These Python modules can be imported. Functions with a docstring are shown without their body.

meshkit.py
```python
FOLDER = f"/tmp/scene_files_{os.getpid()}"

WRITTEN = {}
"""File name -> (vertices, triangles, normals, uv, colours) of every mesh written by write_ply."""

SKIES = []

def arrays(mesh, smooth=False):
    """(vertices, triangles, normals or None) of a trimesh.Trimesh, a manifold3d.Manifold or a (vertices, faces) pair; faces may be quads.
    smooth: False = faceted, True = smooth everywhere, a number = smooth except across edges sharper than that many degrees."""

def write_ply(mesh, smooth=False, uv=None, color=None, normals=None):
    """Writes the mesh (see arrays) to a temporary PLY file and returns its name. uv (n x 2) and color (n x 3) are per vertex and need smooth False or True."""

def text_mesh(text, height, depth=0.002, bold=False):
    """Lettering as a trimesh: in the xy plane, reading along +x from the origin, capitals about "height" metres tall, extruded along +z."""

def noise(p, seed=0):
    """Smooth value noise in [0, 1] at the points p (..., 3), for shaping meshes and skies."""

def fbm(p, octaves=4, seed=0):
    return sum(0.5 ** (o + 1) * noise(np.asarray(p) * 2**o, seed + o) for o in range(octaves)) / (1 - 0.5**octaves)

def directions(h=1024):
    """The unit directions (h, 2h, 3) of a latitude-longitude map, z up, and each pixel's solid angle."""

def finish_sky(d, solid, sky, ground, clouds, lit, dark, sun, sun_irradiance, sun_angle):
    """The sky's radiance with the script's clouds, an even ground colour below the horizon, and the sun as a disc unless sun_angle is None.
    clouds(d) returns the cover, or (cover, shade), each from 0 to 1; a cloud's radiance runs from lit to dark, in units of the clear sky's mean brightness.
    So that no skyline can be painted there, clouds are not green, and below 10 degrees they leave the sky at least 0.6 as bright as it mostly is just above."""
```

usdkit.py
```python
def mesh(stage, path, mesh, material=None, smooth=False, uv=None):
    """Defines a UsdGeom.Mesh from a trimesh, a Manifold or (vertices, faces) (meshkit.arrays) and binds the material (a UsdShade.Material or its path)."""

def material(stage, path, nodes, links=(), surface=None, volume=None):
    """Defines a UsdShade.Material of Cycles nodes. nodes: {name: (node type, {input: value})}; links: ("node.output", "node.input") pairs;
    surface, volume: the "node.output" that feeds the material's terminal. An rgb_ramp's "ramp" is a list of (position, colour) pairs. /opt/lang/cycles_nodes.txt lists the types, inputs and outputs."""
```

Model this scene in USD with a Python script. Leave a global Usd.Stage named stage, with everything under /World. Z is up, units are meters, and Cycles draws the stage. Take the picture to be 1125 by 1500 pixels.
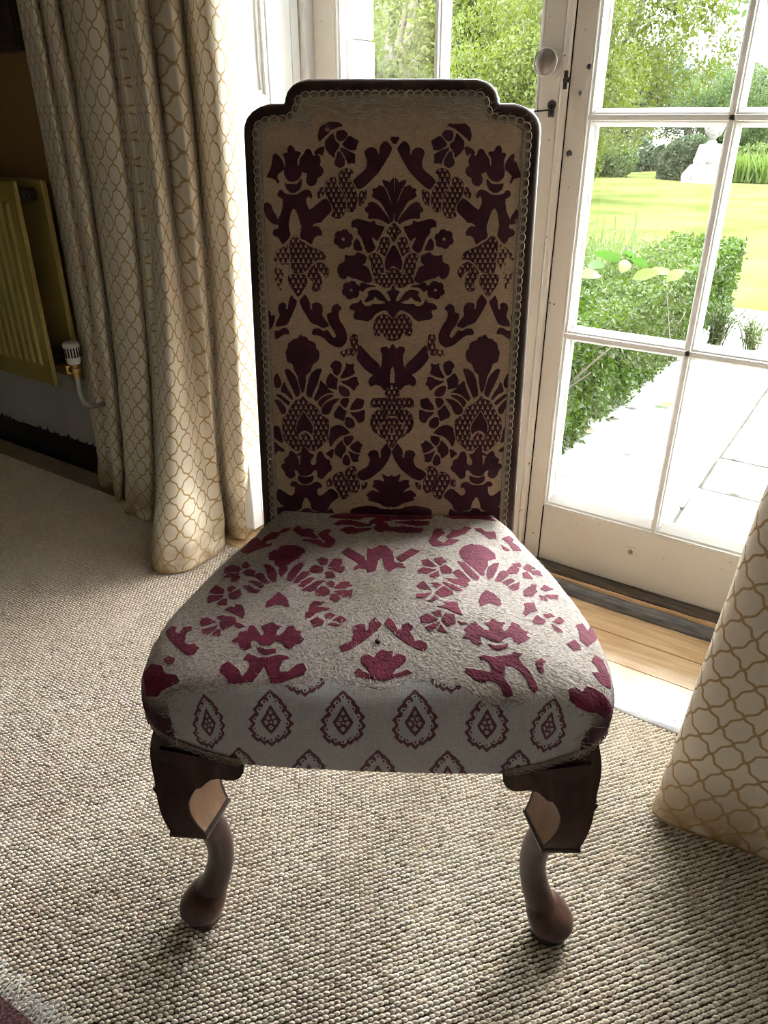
import math, random
import numpy as np
import trimesh, shapely, manifold3d
from shapely.geometry import Polygon, LineString, Point, box as sbox
from scipy import ndimage
from pxr import Usd, UsdGeom, UsdLux, UsdShade, Gf, Sdf, Vt
import usdkit, meshkit

stage = Usd.Stage.CreateInMemory()
UsdGeom.SetStageUpAxis(stage, UsdGeom.Tokens.z)
UsdGeom.SetStageMetersPerUnit(stage, 1.0)
UsdGeom.Xform.Define(stage, '/World')
PI = math.pi

# ------------------------------------------------------------------ camera
# x runs along the garden wall, y towards the garden, z up; the camera stands over the origin
F, CX, CY, CAM_Z = 1104.0, 562.0, 750.0, 1.05
PITCH, YAW = math.atan2(578, 1104), math.radians(33.9)
HF = np.array([-math.sin(YAW), math.cos(YAW), 0.0])
RT = np.array([math.cos(YAW), math.sin(YAW), 0.0])
FW = HF * math.cos(PITCH) - np.array([0, 0, math.sin(PITCH)])
UP = HF * math.sin(PITCH) + np.array([0, 0, math.cos(PITCH)])
EYE = np.array([0, 0, CAM_Z])
cam = UsdGeom.Camera.Define(stage, '/World/camera')
cam.CreateHorizontalApertureAttr(36.0)
cam.CreateVerticalApertureAttr(48.0)
cam.CreateFocalLengthAttr(36.0 * F / 1125.0)
cam.CreateClippingRangeAttr(Gf.Vec2f(0.05, 300))
cam.CreateExposureAttr(2.65)
cam.AddTransformOp().Set(Gf.Matrix4d(*RT, 0, *UP, 0, *(-FW), 0, *EYE, 1))

# ------------------------------------------------------------------ light: bright hazy sky, sun behind the house
SUN_TO = np.array([-0.45, -0.30, 0.80]); SUN_TO /= np.linalg.norm(SUN_TO)
SKY_LEVEL, SUN_LEVEL = 6.5, 2.6
dome = UsdLux.DomeLight.Define(stage, '/World/sky')
dome.CreateIntensityAttr(1.0)
usdkit.material(stage, '/World/Looks/sky_look', {
    'tc': ('texture_coordinate', {}), 'sep': ('separate_xyz', {}),
    'rmp': ('rgb_ramp', {'ramp': [(0.0, (0.55, 0.56, 0.52)), (0.49, (0.8, 0.82, 0.82)), (0.52, (0.96, 0.985, 1.0)), (0.8, (0.83, 0.92, 1.02)), (1.0, (0.72, 0.85, 1.02))]}),
    'mr': ('map_range', {'from_min': -1.0, 'from_max': 1.0, 'to_min': 0.0, 'to_max': 1.0}),
    'nz': ('noise_texture', {'scale': 2.2, 'detail': 4.0}),
    'cr': ('rgb_ramp', {'ramp': [(0.42, (0, 0, 0)), (0.6, (1, 1, 1))]}),
    'mx': ('mix_color', {'b': (1.08, 1.08, 1.08), 'use_clamp': False}),
    'bg': ('background_shader', {'strength': SKY_LEVEL})},
    [('tc.generated', 'sep.vector'), ('sep.z', 'mr.value'), ('mr.result', 'rmp.fac'), ('tc.generated', 'nz.vector'), ('nz.fac', 'cr.fac'),
     ('cr.color', 'mx.fac'), ('rmp.color', 'mx.a'), ('mx.result', 'bg.color')], surface='bg.background')
UsdShade.MaterialBindingAPI.Apply(dome.GetPrim()).Bind(UsdShade.Material.Get(stage, '/World/Looks/sky_look'))
sun = UsdLux.DistantLight.Define(stage, '/World/sun')
sun.CreateIntensityAttr(SUN_LEVEL)
sun.CreateAngleAttr(1.5)
sun.CreateColorAttr(Gf.Vec3f(1.0, 0.97, 0.91))
_z = SUN_TO; _x = np.cross([0, 0, 1.0], _z); _x /= np.linalg.norm(_x); _y = np.cross(_z, _x)
sun.AddTransformOp().Set(Gf.Matrix4d(*_x, 0, *_y, 0, *_z, 0, 0, 0, 0, 1))

# ------------------------------------------------------------------ helpers
used = {}
def numbered(parent, name):
    k = (parent, name); n = used.get(k, 0); used[k] = n + 1
    return f'{parent}/{name}' + (f'_{n:03d}' if n else '')
def path_of(p):
    return '/World' if p is None else str(p.GetPath())
def keys(p, label=None, category=None, group=None, kind=None):
    p = p.GetPrim() if hasattr(p, 'GetPrim') else p
    for k, v in (('label', label), ('category', category), ('group', group), ('kind', kind)):
        if v: p.SetCustomDataByKey(k, v)
    return p
def obj(name, mesh, mat, parent=None, smooth=False, loc=None, attrs=None, **kw):
    """one Mesh prim under parent (or /World)"""
    if isinstance(mesh, list): mesh = cat(mesh)
    m = usdkit.mesh(stage, numbered(path_of(parent), name), mesh, M[mat] if isinstance(mat, str) else mat, smooth)
    if loc is not None: m.AddTranslateOp().Set(Gf.Vec3d(*map(float, loc)))
    for k, v in (attrs or {}).items():
        v = np.asarray(v, np.float32)
        pv = UsdGeom.PrimvarsAPI(m)
        if v.ndim == 1: pv.CreatePrimvar(k, Sdf.ValueTypeNames.FloatArray, 'vertex').Set(Vt.FloatArray.FromNumpy(v))
        else: pv.CreatePrimvar(k, Sdf.ValueTypeNames.Color3fArray, 'vertex').Set(Vt.Vec3fArray.FromNumpy(v))
    return keys(m, **kw)
def thing(name, label=None, category=None, group=None, loc=(0, 0, 0), rotz=0, parent=None, kind=None):
    x = UsdGeom.Xform.Define(stage, numbered(path_of(parent), name))
    x.AddTranslateOp().Set(Gf.Vec3d(*map(float, loc)))
    if rotz: x.AddRotateZOp().Set(math.degrees(rotz))
    return keys(x, label, category, group, kind)
def copy_of(src, name, loc, rotz=0, scale=1, label=None, category=None, group=None):
    was = src.GetCustomData()
    x = UsdGeom.Xform.Define(stage, numbered('/World', name))
    x.AddTranslateOp().Set(Gf.Vec3d(*map(float, loc)))
    x.AddRotateZOp().Set(math.degrees(rotz))
    x.AddScaleOp().Set(Gf.Vec3f(*([scale] * 3 if np.ndim(scale) == 0 else scale)))
    x.GetPrim().GetReferences().AddInternalReference(src.GetPath())
    x.GetPrim().SetInstanceable(True)
    return keys(x, label or was.get('label'), category or was.get('category'), group or was.get('group'))
def cat(ms):
    return trimesh.util.concatenate(ms) if len(ms) > 1 else ms[0]
def TM(v, f):
    f = np.asarray(f, int)
    if f.shape[1] == 4: f = np.vstack([f[:, [0, 1, 2]], f[:, [0, 2, 3]]])
    return trimesh.Trimesh(np.asarray(v, float), f, process=False)
def hull(pts):
    m = manifold3d.Manifold.hull_points(np.asarray(pts, float)).to_mesh()
    return TM(m.vert_properties[:, :3], m.tri_verts)
def bx(lo, hi, bev=0.002):
    """box with chamfered edges"""
    lo, hi = np.minimum(lo, hi).astype(float), np.maximum(lo, hi).astype(float)
    b = min(bev, (hi - lo).min() * 0.45)
    if b <= 0:
        m = trimesh.creation.box(hi - lo); m.apply_translation((lo + hi) / 2); return m
    pts = []
    for s in np.ndindex(2, 2, 2):
        c = np.where(s, hi, lo); d = np.where(s, -b, b)
        for k in range(3):
            p = c + d; p[k] = c[k]; pts.append(p)
    return hull(pts)
def extr(poly, a, b, axis='z'):
    """2D polygon extruded from a to b along an axis; the polygon lies in the other two axes (x: yz, y: xz, z: xy)"""
    m = trimesh.creation.extrude_polygon(poly if isinstance(poly, Polygon) else Polygon(poly), abs(b - a), engine='earcut')
    v = m.vertices.copy(); v[:, 2] += min(a, b)
    if axis == 'x': v = v[:, [2, 0, 1]]
    elif axis == 'y': v = np.stack([v[:, 0], v[:, 2], v[:, 1]], 1); return TM(v, m.faces[:, ::-1])
    return TM(v, m.faces)
def grid_faces(n, m, wrap=False):
    """quads of an n x m vertex grid (row major); wrap joins the last column to the first"""
    i = np.arange(n - 1)[:, None]; j = np.arange(m if wrap else m - 1)[None, :]; j2 = (j + 1) % m
    return np.stack([i * m + j, (i + 1) * m + j, (i + 1) * m + j2, i * m + j2], -1).reshape(-1, 4)
def tube(pts, rad, k=10, caps=True, up=(0, 0, 1)):
    pts = np.asarray(pts, float); n = len(pts); rad = np.broadcast_to(np.asarray(rad, float), (n,))
    t = np.gradient(pts, axis=0); t /= np.maximum(np.linalg.norm(t, axis=1, keepdims=True), 1e-12)
    u = np.asarray(up, float); us = []
    if abs(t[0] @ u) > 0.95: u = np.array([1.0, 0.1, 0])
    for q in t:
        u = u - q * (q @ u); u = u / max(np.linalg.norm(u), 1e-12); us.append(u)
    us = np.array(us); w = np.cross(t, us); a = np.arange(k) * 2 * PI / k
    v = pts[:, None] + rad[:, None, None] * (np.cos(a)[None, :, None] * us[:, None] + np.sin(a)[None, :, None] * w[:, None])
    v = v.reshape(-1, 3); f = grid_faces(n, k, True); f = np.vstack([f[:, [0, 3, 2]], f[:, [0, 2, 1]]])
    if caps:
        c0, c1 = len(v), len(v) + 1; v = np.vstack([v, pts[0], pts[-1]])
        j = np.arange(k); j2 = (j + 1) % k
        f = np.vstack([f, np.stack([np.full(k, c0), j2, j], 1), np.stack([np.full(k, c1), (n - 1) * k + j, (n - 1) * k + j2], 1)])
    return TM(v, f)
def lathe(prof, k=32, loc=(0, 0, 0)):
    """prof: (radius, z) pairs from bottom to top"""
    prof = np.asarray(prof, float); a = np.arange(k) * 2 * PI / k
    v = np.stack([prof[:, :1] * np.cos(a), prof[:, :1] * np.sin(a), np.repeat(prof[:, 1:], k, 1)], -1).reshape(-1, 3)
    f = grid_faces(len(prof), k, True)
    return TM(v + np.asarray(loc), f[:, ::-1])
def moved(m, loc=(0, 0, 0), rz=0, rx=0, ry=0, s=1):
    T = trimesh.transformations
    A = T.translation_matrix(loc) @ T.rotation_matrix(rz, [0, 0, 1]) @ T.rotation_matrix(rx, [1, 0, 0]) @ T.rotation_matrix(ry, [0, 1, 0])
    m = m.copy()
    m.vertices = m.vertices * s
    m.apply_transform(A); return m
def curves(name, lines, width, mat, parent=None, **kw):
    c = UsdGeom.BasisCurves.Define(stage, numbered(path_of(parent), name))
    c.CreateTypeAttr('linear'); c.CreateWrapAttr('nonperiodic')
    c.CreateCurveVertexCountsAttr(Vt.IntArray.FromNumpy(np.array([len(l) for l in lines], np.int32)))
    c.CreatePointsAttr(Vt.Vec3fArray.FromNumpy(np.vstack(lines).astype(np.float32)))
    c.CreateWidthsAttr(Vt.FloatArray([float(width)])); c.SetWidthsInterpolation('constant')
    UsdShade.MaterialBindingAPI.Apply(c.GetPrim()).Bind(M[mat])
    return keys(c, **kw)
def instancer(name, proto_meshes, mat, pos, idx, rotz, scale, parent=None, **kw):
    pi = UsdGeom.PointInstancer.Define(stage, numbered(path_of(parent), name))
    base = str(pi.GetPath())
    rel = pi.CreatePrototypesRel()
    for k, pm in enumerate(proto_meshes):
        q = usdkit.mesh(stage, f'{base}/kind_{k}' if k else f'{base}/kind', pm, M[mat], True); rel.AddTarget(q.GetPath())
    pi.CreatePositionsAttr(Vt.Vec3fArray.FromNumpy(np.asarray(pos, np.float32)))
    pi.CreateProtoIndicesAttr(Vt.IntArray.FromNumpy(np.asarray(idx, np.int32)))
    h = np.asarray(rotz) / 2
    pi.CreateOrientationsAttr(Vt.QuathArray([Gf.Quath(float(math.cos(a)), 0, 0, float(math.sin(a))) for a in h]))
    pi.CreateScalesAttr(Vt.Vec3fArray.FromNumpy(np.asarray(scale, np.float32)))
    return keys(pi, **kw)

# nominal lens, used once to lay measured points of the photograph onto surfaces of the room
def ray(u, v): return FW + (u - CX) / F * RT + (CY - v) / F * UP
def on_z(u, v, z): r = ray(u, v); return EYE + r * (z - CAM_Z) / r[2]
def on_y(u, v, y): r = ray(u, v); return EYE + r * y / r[1]
def on_x(u, v, x): r = ray(u, v); return EYE + r * x / r[0]
def proj(p):
    p = np.asarray(p, float) - EYE; z = p @ FW
    return CX + F * (p @ RT) / z, CY - F * (p @ UP) / z

# ------------------------------------------------------------------ materials
M = {}
def mat(name, nodes, links=(), surface='p.BSDF'):
    M[name] = usdkit.material(stage, f'/World/Looks/{name}', nodes, links, surface=surface)
    return M[name]
def plain(name, color, rough=0.5, metal=0.0, **kw):
    mat(name, {'p': ('principled_bsdf', {'base_color': color, 'roughness': rough, 'metallic': metal, **kw})})
def noisy(name, c1, c2, scale=8.0, rough=0.5, detail=5.0, stretch=(1, 1, 1), bump=0.0, bscale=None, lo=0.35, hi=0.65, **kw):
    """two colours mixed by stretched noise in object space, with fine relief"""
    n = {'tc': ('texture_coordinate', {}), 'mp': ('mapping', {'scale': stretch}), 'nz': ('noise_texture', {'scale': scale, 'detail': detail}),
         'rp': ('rgb_ramp', {'ramp': [(lo, c1), (hi, c2)]}), 'p': ('principled_bsdf', {'roughness': rough, **kw})}
    l = [('tc.object', 'mp.vector'), ('mp.vector', 'nz.vector'), ('nz.fac', 'rp.fac'), ('rp.color', 'p.base_color')]
    if bump:
        n['n2'] = ('noise_texture', {'scale': bscale or scale * 4, 'detail': 3.0}); n['b'] = ('bump', {'strength': bump, 'distance': 0.002})
        l += [('mp.vector', 'n2.vector'), ('n2.fac', 'b.height'), ('b.normal', 'p.normal')]
    mat(name, n, l)

noisy('white_paint', (0.70, 0.68, 0.645), (0.77, 0.755, 0.72), 3.0, 0.38, bump=0.15, bscale=25)
# old door paint: chipped here and there
mat('door_paint', {'tc': ('texture_coordinate', {}), 'nz': ('noise_texture', {'scale': 4.0, 'detail': 4.0}), 'rp': ('rgb_ramp', {'ramp': [(0.3, (0.62, 0.565, 0.495)), (0.7, (0.70, 0.645, 0.57))]}),
    'n2': ('noise_texture', {'scale': 55.0, 'detail': 5.0}), 'r2': ('map_range', {'from_min': 0.70, 'from_max': 0.715, 'to_min': 0.0, 'to_max': 1.0, 'clamp': True}), 'mx': ('mix_color', {'b': (0.16, 0.12, 0.08)}),
    'n3': ('noise_texture', {'scale': 30.0}), 'b': ('bump', {'strength': 0.18, 'distance': 0.002}), 'p': ('principled_bsdf', {'roughness': 0.36})},
    [('tc.object', 'nz.vector'), ('nz.fac', 'rp.fac'), ('tc.object', 'n2.vector'), ('n2.fac', 'r2.value'), ('r2.result', 'mx.fac'), ('rp.color', 'mx.a'), ('mx.result', 'p.base_color'),
     ('tc.object', 'n3.vector'), ('n3.fac', 'b.height'), ('b.normal', 'p.normal')])
noisy('ochre_wall', (0.26, 0.155, 0.05), (0.30, 0.18, 0.06), 2.5, 0.85, bump=0.2, bscale=60)
noisy('plaster', (0.50, 0.46, 0.39), (0.54, 0.50, 0.43), 2.0, 0.9)
noisy('skirting_paint', (0.46, 0.45, 0.43), (0.52, 0.51, 0.49), 6.0, 0.5)
plain('black_paint', (0.012, 0.011, 0.010), 0.6)
noisy('dark_floor', (0.03, 0.024, 0.018), (0.05, 0.04, 0.03), 10, 0.8)
noisy('sill_dark', (0.045, 0.034, 0.024), (0.13, 0.095, 0.062), 14, 0.6, stretch=(1.2, 10, 10), bump=0.6)
noisy('sill_grey', (0.10, 0.105, 0.12), (0.22, 0.215, 0.215), 12, 0.5, stretch=(1.5, 8, 8), bump=0.4)
noisy('pine_board', (0.56, 0.34, 0.16), (0.74, 0.53, 0.31), 5, 0.24, stretch=(1.5, 16, 16), bump=0.25, lo=0.3, hi=0.7)
noisy('metal_bar', (0.66, 0.67, 0.70), (0.74, 0.75, 0.77), 20, 0.28, metallic=0.85)
plain('steel', (0.42, 0.40, 0.37), 0.35, 1.0)
plain('brass', (0.45, 0.30, 0.11), 0.4, 1.0)
plain('black_hole', (0.008, 0.007, 0.006), 0.9)
plain('iron', (0.09, 0.08, 0.075), 0.45, 0.8)
plain('knob_ceramic', (0.20, 0.165, 0.14), 0.12, coat_weight=0.8)
noisy('radiator_paint', (0.25, 0.195, 0.045), (0.28, 0.22, 0.055), 5, 0.4)
plain('valve_white', (0.62, 0.60, 0.56), 0.4)
noisy('pipe_paint', (0.36, 0.34, 0.31), (0.42, 0.40, 0.37), 30, 0.5)
noisy('picture_wood', (0.035, 0.018, 0.010), (0.06, 0.03, 0.016), 6, 0.35, stretch=(8, 8, 1))
plain('picture_dark', (0.03, 0.028, 0.03), 0.5)
# walnut
mat('walnut', {'tc': ('texture_coordinate', {}), 'mp': ('mapping', {'scale': (9, 9, 1.3)}), 'nz': ('noise_texture', {'scale': 5.0, 'detail': 6.0, 'distortion': 0.6}),
    'rp': ('rgb_ramp', {'ramp': [(0.3, (0.022, 0.010, 0.007)), (0.55, (0.050, 0.022, 0.014)), (0.75, (0.095, 0.043, 0.026))]}),
    'n2': ('noise_texture', {'scale': 60.0, 'detail': 2.0}), 'b': ('bump', {'strength': 0.12, 'distance': 0.001}),
    'p': ('principled_bsdf', {'roughness': 0.38, 'specular_ior_level': 0.3})},
    [('tc.object', 'mp.vector'), ('mp.vector', 'nz.vector'), ('nz.fac', 'rp.fac'), ('rp.color', 'p.base_color'), ('mp.vector', 'n2.vector'), ('n2.fac', 'b.height'), ('b.normal', 'p.normal')])
noisy('walnut_lit', (0.24, 0.125, 0.065), (0.34, 0.19, 0.105), 5, 0.5, stretch=(9, 9, 1.3), bump=0.1)  # paler walnut with light painted in, for the inner knee faces
# window glass: sunlight passes straight, reflections by fresnel
mat('pane', {'fr': ('fresnel', {'IOR': 1.45}), 't': ('transparent_bsdf', {'color': (0.97, 0.985, 0.975)}), 'g': ('glossy_bsdf', {'roughness': 0.0, 'color': (1, 1, 1)}), 'm': ('mix_closure', {})},
    [('fr.fac', 'm.fac'), ('t.BSDF', 'm.closure1'), ('g.BSDF', 'm.closure2')], surface='m.closure')
# sisal
mat('sisal', {'oi': ('object_info', {}), 'g': ('geometry', {}), 'wn': ('white_noise_texture', {'dimensions': '1D'}), 'n1': ('noise_texture', {'scale': 5.0, 'detail': 3.0}),
    'rp': ('rgb_ramp', {'ramp': [(0.0, (0.54, 0.43, 0.325)), (0.5, (0.70, 0.585, 0.475)), (1.0, (0.82, 0.72, 0.61))]}),
    'ad': ('math', {'math_type': 'multiply_add', 'value2': 0.55, 'value3': 0.0}), 'a2': ('math', {'math_type': 'add'}),
    'nf': ('noise_texture', {'scale': 900.0, 'detail': 2.0}), 'b': ('bump', {'strength': 0.5, 'distance': 0.001}), 'p': ('principled_bsdf', {'roughness': 0.7})},
    [('oi.random', 'ad.value1'), ('g.position', 'n1.vector'), ('n1.fac', 'a2.value2'), ('ad.value', 'a2.value1'), ('a2.value', 'rp.fac'), ('rp.color', 'p.base_color'),
     ('g.position', 'nf.vector'), ('nf.fac', 'b.height'), ('b.normal', 'p.normal')])
noisy('sisal_back', (0.13, 0.095, 0.055), (0.19, 0.145, 0.09), 60, 0.9)
noisy('hem_tape', (0.36, 0.29, 0.20), (0.42, 0.34, 0.245), 20, 0.85, bump=0.3, bscale=300)
# curtain: woven ogee trellis on cream cotton, from the cloth's own coordinates
TRELLIS = {'uv': ('uvmap', {'attribute': 'st'}), 'sp': ('separate_xyz', {}),
    'p0': ('math', {'math_type': 'add'}), 'q0': ('math', {'math_type': 'subtract'}),
    'ln': ('map_range', {'from_min': 0.048, 'from_max': 0.072, 'to_min': 1.0, 'to_max': 0.0, 'clamp': True}), 'mn': ('math', {'math_type': 'minimum'})}
TRL = [('uv.UV', 'sp.vector'), ('sp.x', 'p0.value1'), ('sp.y', 'p0.value2'), ('sp.x', 'q0.value1'), ('sp.y', 'q0.value2'), ('pp.value', 'mn.value1'), ('qp.value', 'mn.value2'), ('mn.value', 'ln.value')]
for a, b in (('p', 'q'), ('q', 'p')):                    # lines p = n bent by cos(pi p) (j sin^3(pi q) - k sin(pi q)): lobed quatrefoils and their round-sided neighbours
    TRELLIS.update({a + 't': ('math', {'math_type': 'multiply', 'value2': PI}), a + 's': ('math', {'math_type': 'sine'}), a + 's3': ('math', {'math_type': 'power', 'value2': 3.0}), a + 'c': ('math', {'math_type': 'cosine'}),
        a + 'k': ('math', {'math_type': 'multiply', 'value2': -0.085}), a + 'j': ('math', {'math_type': 'multiply_add', 'value2': 0.185}), a + 'm': ('math', {'math_type': 'multiply'}), a + 'a': ('math', {'math_type': 'add'}), a + 'p': ('math', {'math_type': 'pingpong', 'value2': 0.5})})
    TRL += [(a + '0.value', a + 't.value1'), (a + 't.value', a + 's.value1'), (a + 's.value', a + 's3.value1'), (a + 's.value', a + 'k.value1'), (a + 's3.value', a + 'j.value1'), (a + 'k.value', a + 'j.value3'), (a + 't.value', a + 'c.value1'), (a + 'c.value', a + 'm.value1'), (b + 'j.value', a + 'm.value2'),
            (a + 'm.value', a + 'a.value1'), (a + '0.value', a + 'a.value2'), (a + 'a.value', a + 'p.value1')]
def curtain_mat(name, ground, line, trans):
    mat(name, {**TRELLIS, 'mx': ('mix_color', {'a': ground, 'b': line}), 'g': ('geometry', {}), 'gz': ('separate_xyz', {}), 'hz': ('map_range', {'from_min': 0.0, 'from_max': 0.15, 'to_min': 1.0, 'to_max': 0.0, 'clamp': True}),
        'hn': ('noise_texture', {'scale': 11.0, 'detail': 5.0, 'distortion': 0.5}), 'hr': ('map_range', {'from_min': 0.36, 'from_max': 0.52, 'to_min': 0.15, 'to_max': 1.0, 'clamp': True}), 'hm': ('math', {'math_type': 'multiply'}), 'st': ('mix_color', {'b': (0.36, 0.225, 0.09)}), 'nz': ('noise_texture', {'scale': 700.0, 'detail': 1.0}),
        'nl': ('noise_texture', {'scale': 26.0, 'detail': 4.0, 'roughness': 0.6}), 'ns': ('math', {'math_type': 'multiply_add', 'value2': 3.0}),
        'b': ('bump', {'strength': 0.55, 'distance': 0.0025}), 'd': ('principled_bsdf', {'roughness': 0.75, 'sheen_weight': 0.15}), 't': ('translucent_bsdf', {}), 'm': ('mix_closure', {'fac': trans})},
        TRL + [('ln.result', 'mx.fac'), ('g.position', 'gz.vector'), ('gz.z', 'hz.value'), ('g.position', 'hn.vector'), ('hn.fac', 'hr.value'), ('hr.result', 'hm.value1'), ('hz.result', 'hm.value2'), ('hm.value', 'st.fac'), ('mx.result', 'st.a'), ('st.result', 'd.base_color'), ('st.result', 't.color'), ('g.position', 'nz.vector'), ('g.position', 'nl.vector'), ('nl.fac', 'ns.value1'), ('nz.fac', 'ns.value3'), ('ns.value', 'b.height'), ('b.normal', 'd.normal'),
               ('d.BSDF', 'm.closure1'), ('t.BSDF', 'm.closure2')], surface='m.closure')
curtain_mat('curtain_cloth', (0.86, 0.775, 0.635), (0.50, 0.335, 0.14), 0.10)
mat('lining_cloth', {'g': ('geometry', {}), 'nl': ('noise_texture', {'scale': 30.0, 'detail': 4.0}), 'b': ('bump', {'strength': 0.5, 'distance': 0.003}), 'd': ('principled_bsdf', {'base_color': (0.80, 0.74, 0.64), 'roughness': 0.8}), 't': ('translucent_bsdf', {'color': (0.8, 0.72, 0.6)}), 'm': ('mix_closure', {'fac': 0.2})},
    [('g.position', 'nl.vector'), ('nl.fac', 'b.height'), ('b.normal', 'd.normal'), ('d.BSDF', 'm.closure1'), ('t.BSDF', 'm.closure2')], surface='m.closure')
noisy('hem_stain', (0.46, 0.33, 0.17), (0.62, 0.48, 0.29), 14, 0.85, bump=0.5, bscale=90)
# chair fabrics; attribute "weave" holds pile (r), lattice contrast (g) and rubbed spots of the back, painted shade of the seat (b)
def velvet_mat(name, g1, g2, stretch, gscale, rough=0.7, wear_shade=(0.50, 0.42, 0.34), v1=(0.085, 0.008, 0.026), v2=(0.19, 0.022, 0.058), sheen=0.5, painted_shade=0.0):
    mat(name, {'at': ('attribute', {'attribute': 'weave'}), 'se': ('separate_color', {}), 'tc': ('texture_coordinate', {}), 'mp': ('mapping', {'scale': stretch}),
        'nz': ('noise_texture', {'scale': gscale, 'detail': 4.0, 'roughness': 0.7, 'distortion': 0.9}), 'gr': ('rgb_ramp', {'ramp': [(0.30, g1), (0.62, g2)]}),
        'wm': ('mix_color', {'b': wear_shade}), 'pr': ('map_range', {'from_min': 0.38, 'from_max': 0.62, 'clamp': True}),
        'vn': ('noise_texture', {'scale': 60.0, 'detail': 4.0}), 'vr': ('rgb_ramp', {'ramp': [(0.3, v1), (0.7, v2)]}), 'mx': ('mix_color', {}), 'dm': ('math', {'math_type': 'multiply', 'value2': painted_shade}), 'dx': ('mix_color', {'b': (0.022, 0.010, 0.012)}),
        'b': ('bump', {'strength': 0.9, 'distance': 0.0016}), 'fb': ('math', {'math_type': 'multiply_add', 'value2': 0.6}), 'sw': ('math', {'math_type': 'multiply', 'value2': sheen}),
        'p': ('principled_bsdf', {'roughness': rough, 'specular_ior_level': 0.25, 'sheen_roughness': 0.35, 'sheen_tint': (0.85, 0.35, 0.5)})},
        [('at.color', 'se.color'), ('tc.object', 'mp.vector'), ('mp.vector', 'nz.vector'), ('nz.fac', 'gr.fac'), ('gr.color', 'wm.a'), ('se.b', 'wm.fac'), ('se.r', 'pr.value'), ('tc.object', 'vn.vector'), ('vn.fac', 'vr.fac'),
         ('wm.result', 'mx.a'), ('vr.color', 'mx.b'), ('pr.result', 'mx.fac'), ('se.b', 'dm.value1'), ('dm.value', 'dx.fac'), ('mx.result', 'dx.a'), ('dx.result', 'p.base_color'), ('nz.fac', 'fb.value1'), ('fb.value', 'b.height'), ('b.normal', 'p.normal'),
         ('pr.result', 'sw.value1'), ('sw.value', 'p.sheen_weight')])
velvet_mat('velvet_back', (0.33, 0.215, 0.135), (0.60, 0.425, 0.285), (25, 25, 160), 7.0, 0.5, wear_shade=(0.36, 0.28, 0.22), v1=(0.035, 0.004, 0.014), v2=(0.075, 0.009, 0.027), sheen=0.12)
velvet_mat('velvet_seat', (0.13, 0.10, 0.088), (0.57, 0.48, 0.42), (30, 60, 40), 8.0, 0.8, wear_shade=(0.10, 0.06, 0.05), v1=(0.085, 0.005, 0.017), v2=(0.19, 0.016, 0.042), sheen=0.25, painted_shade=0.85)  # the dark brown tones paint shade onto the lower corners and sides
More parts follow.
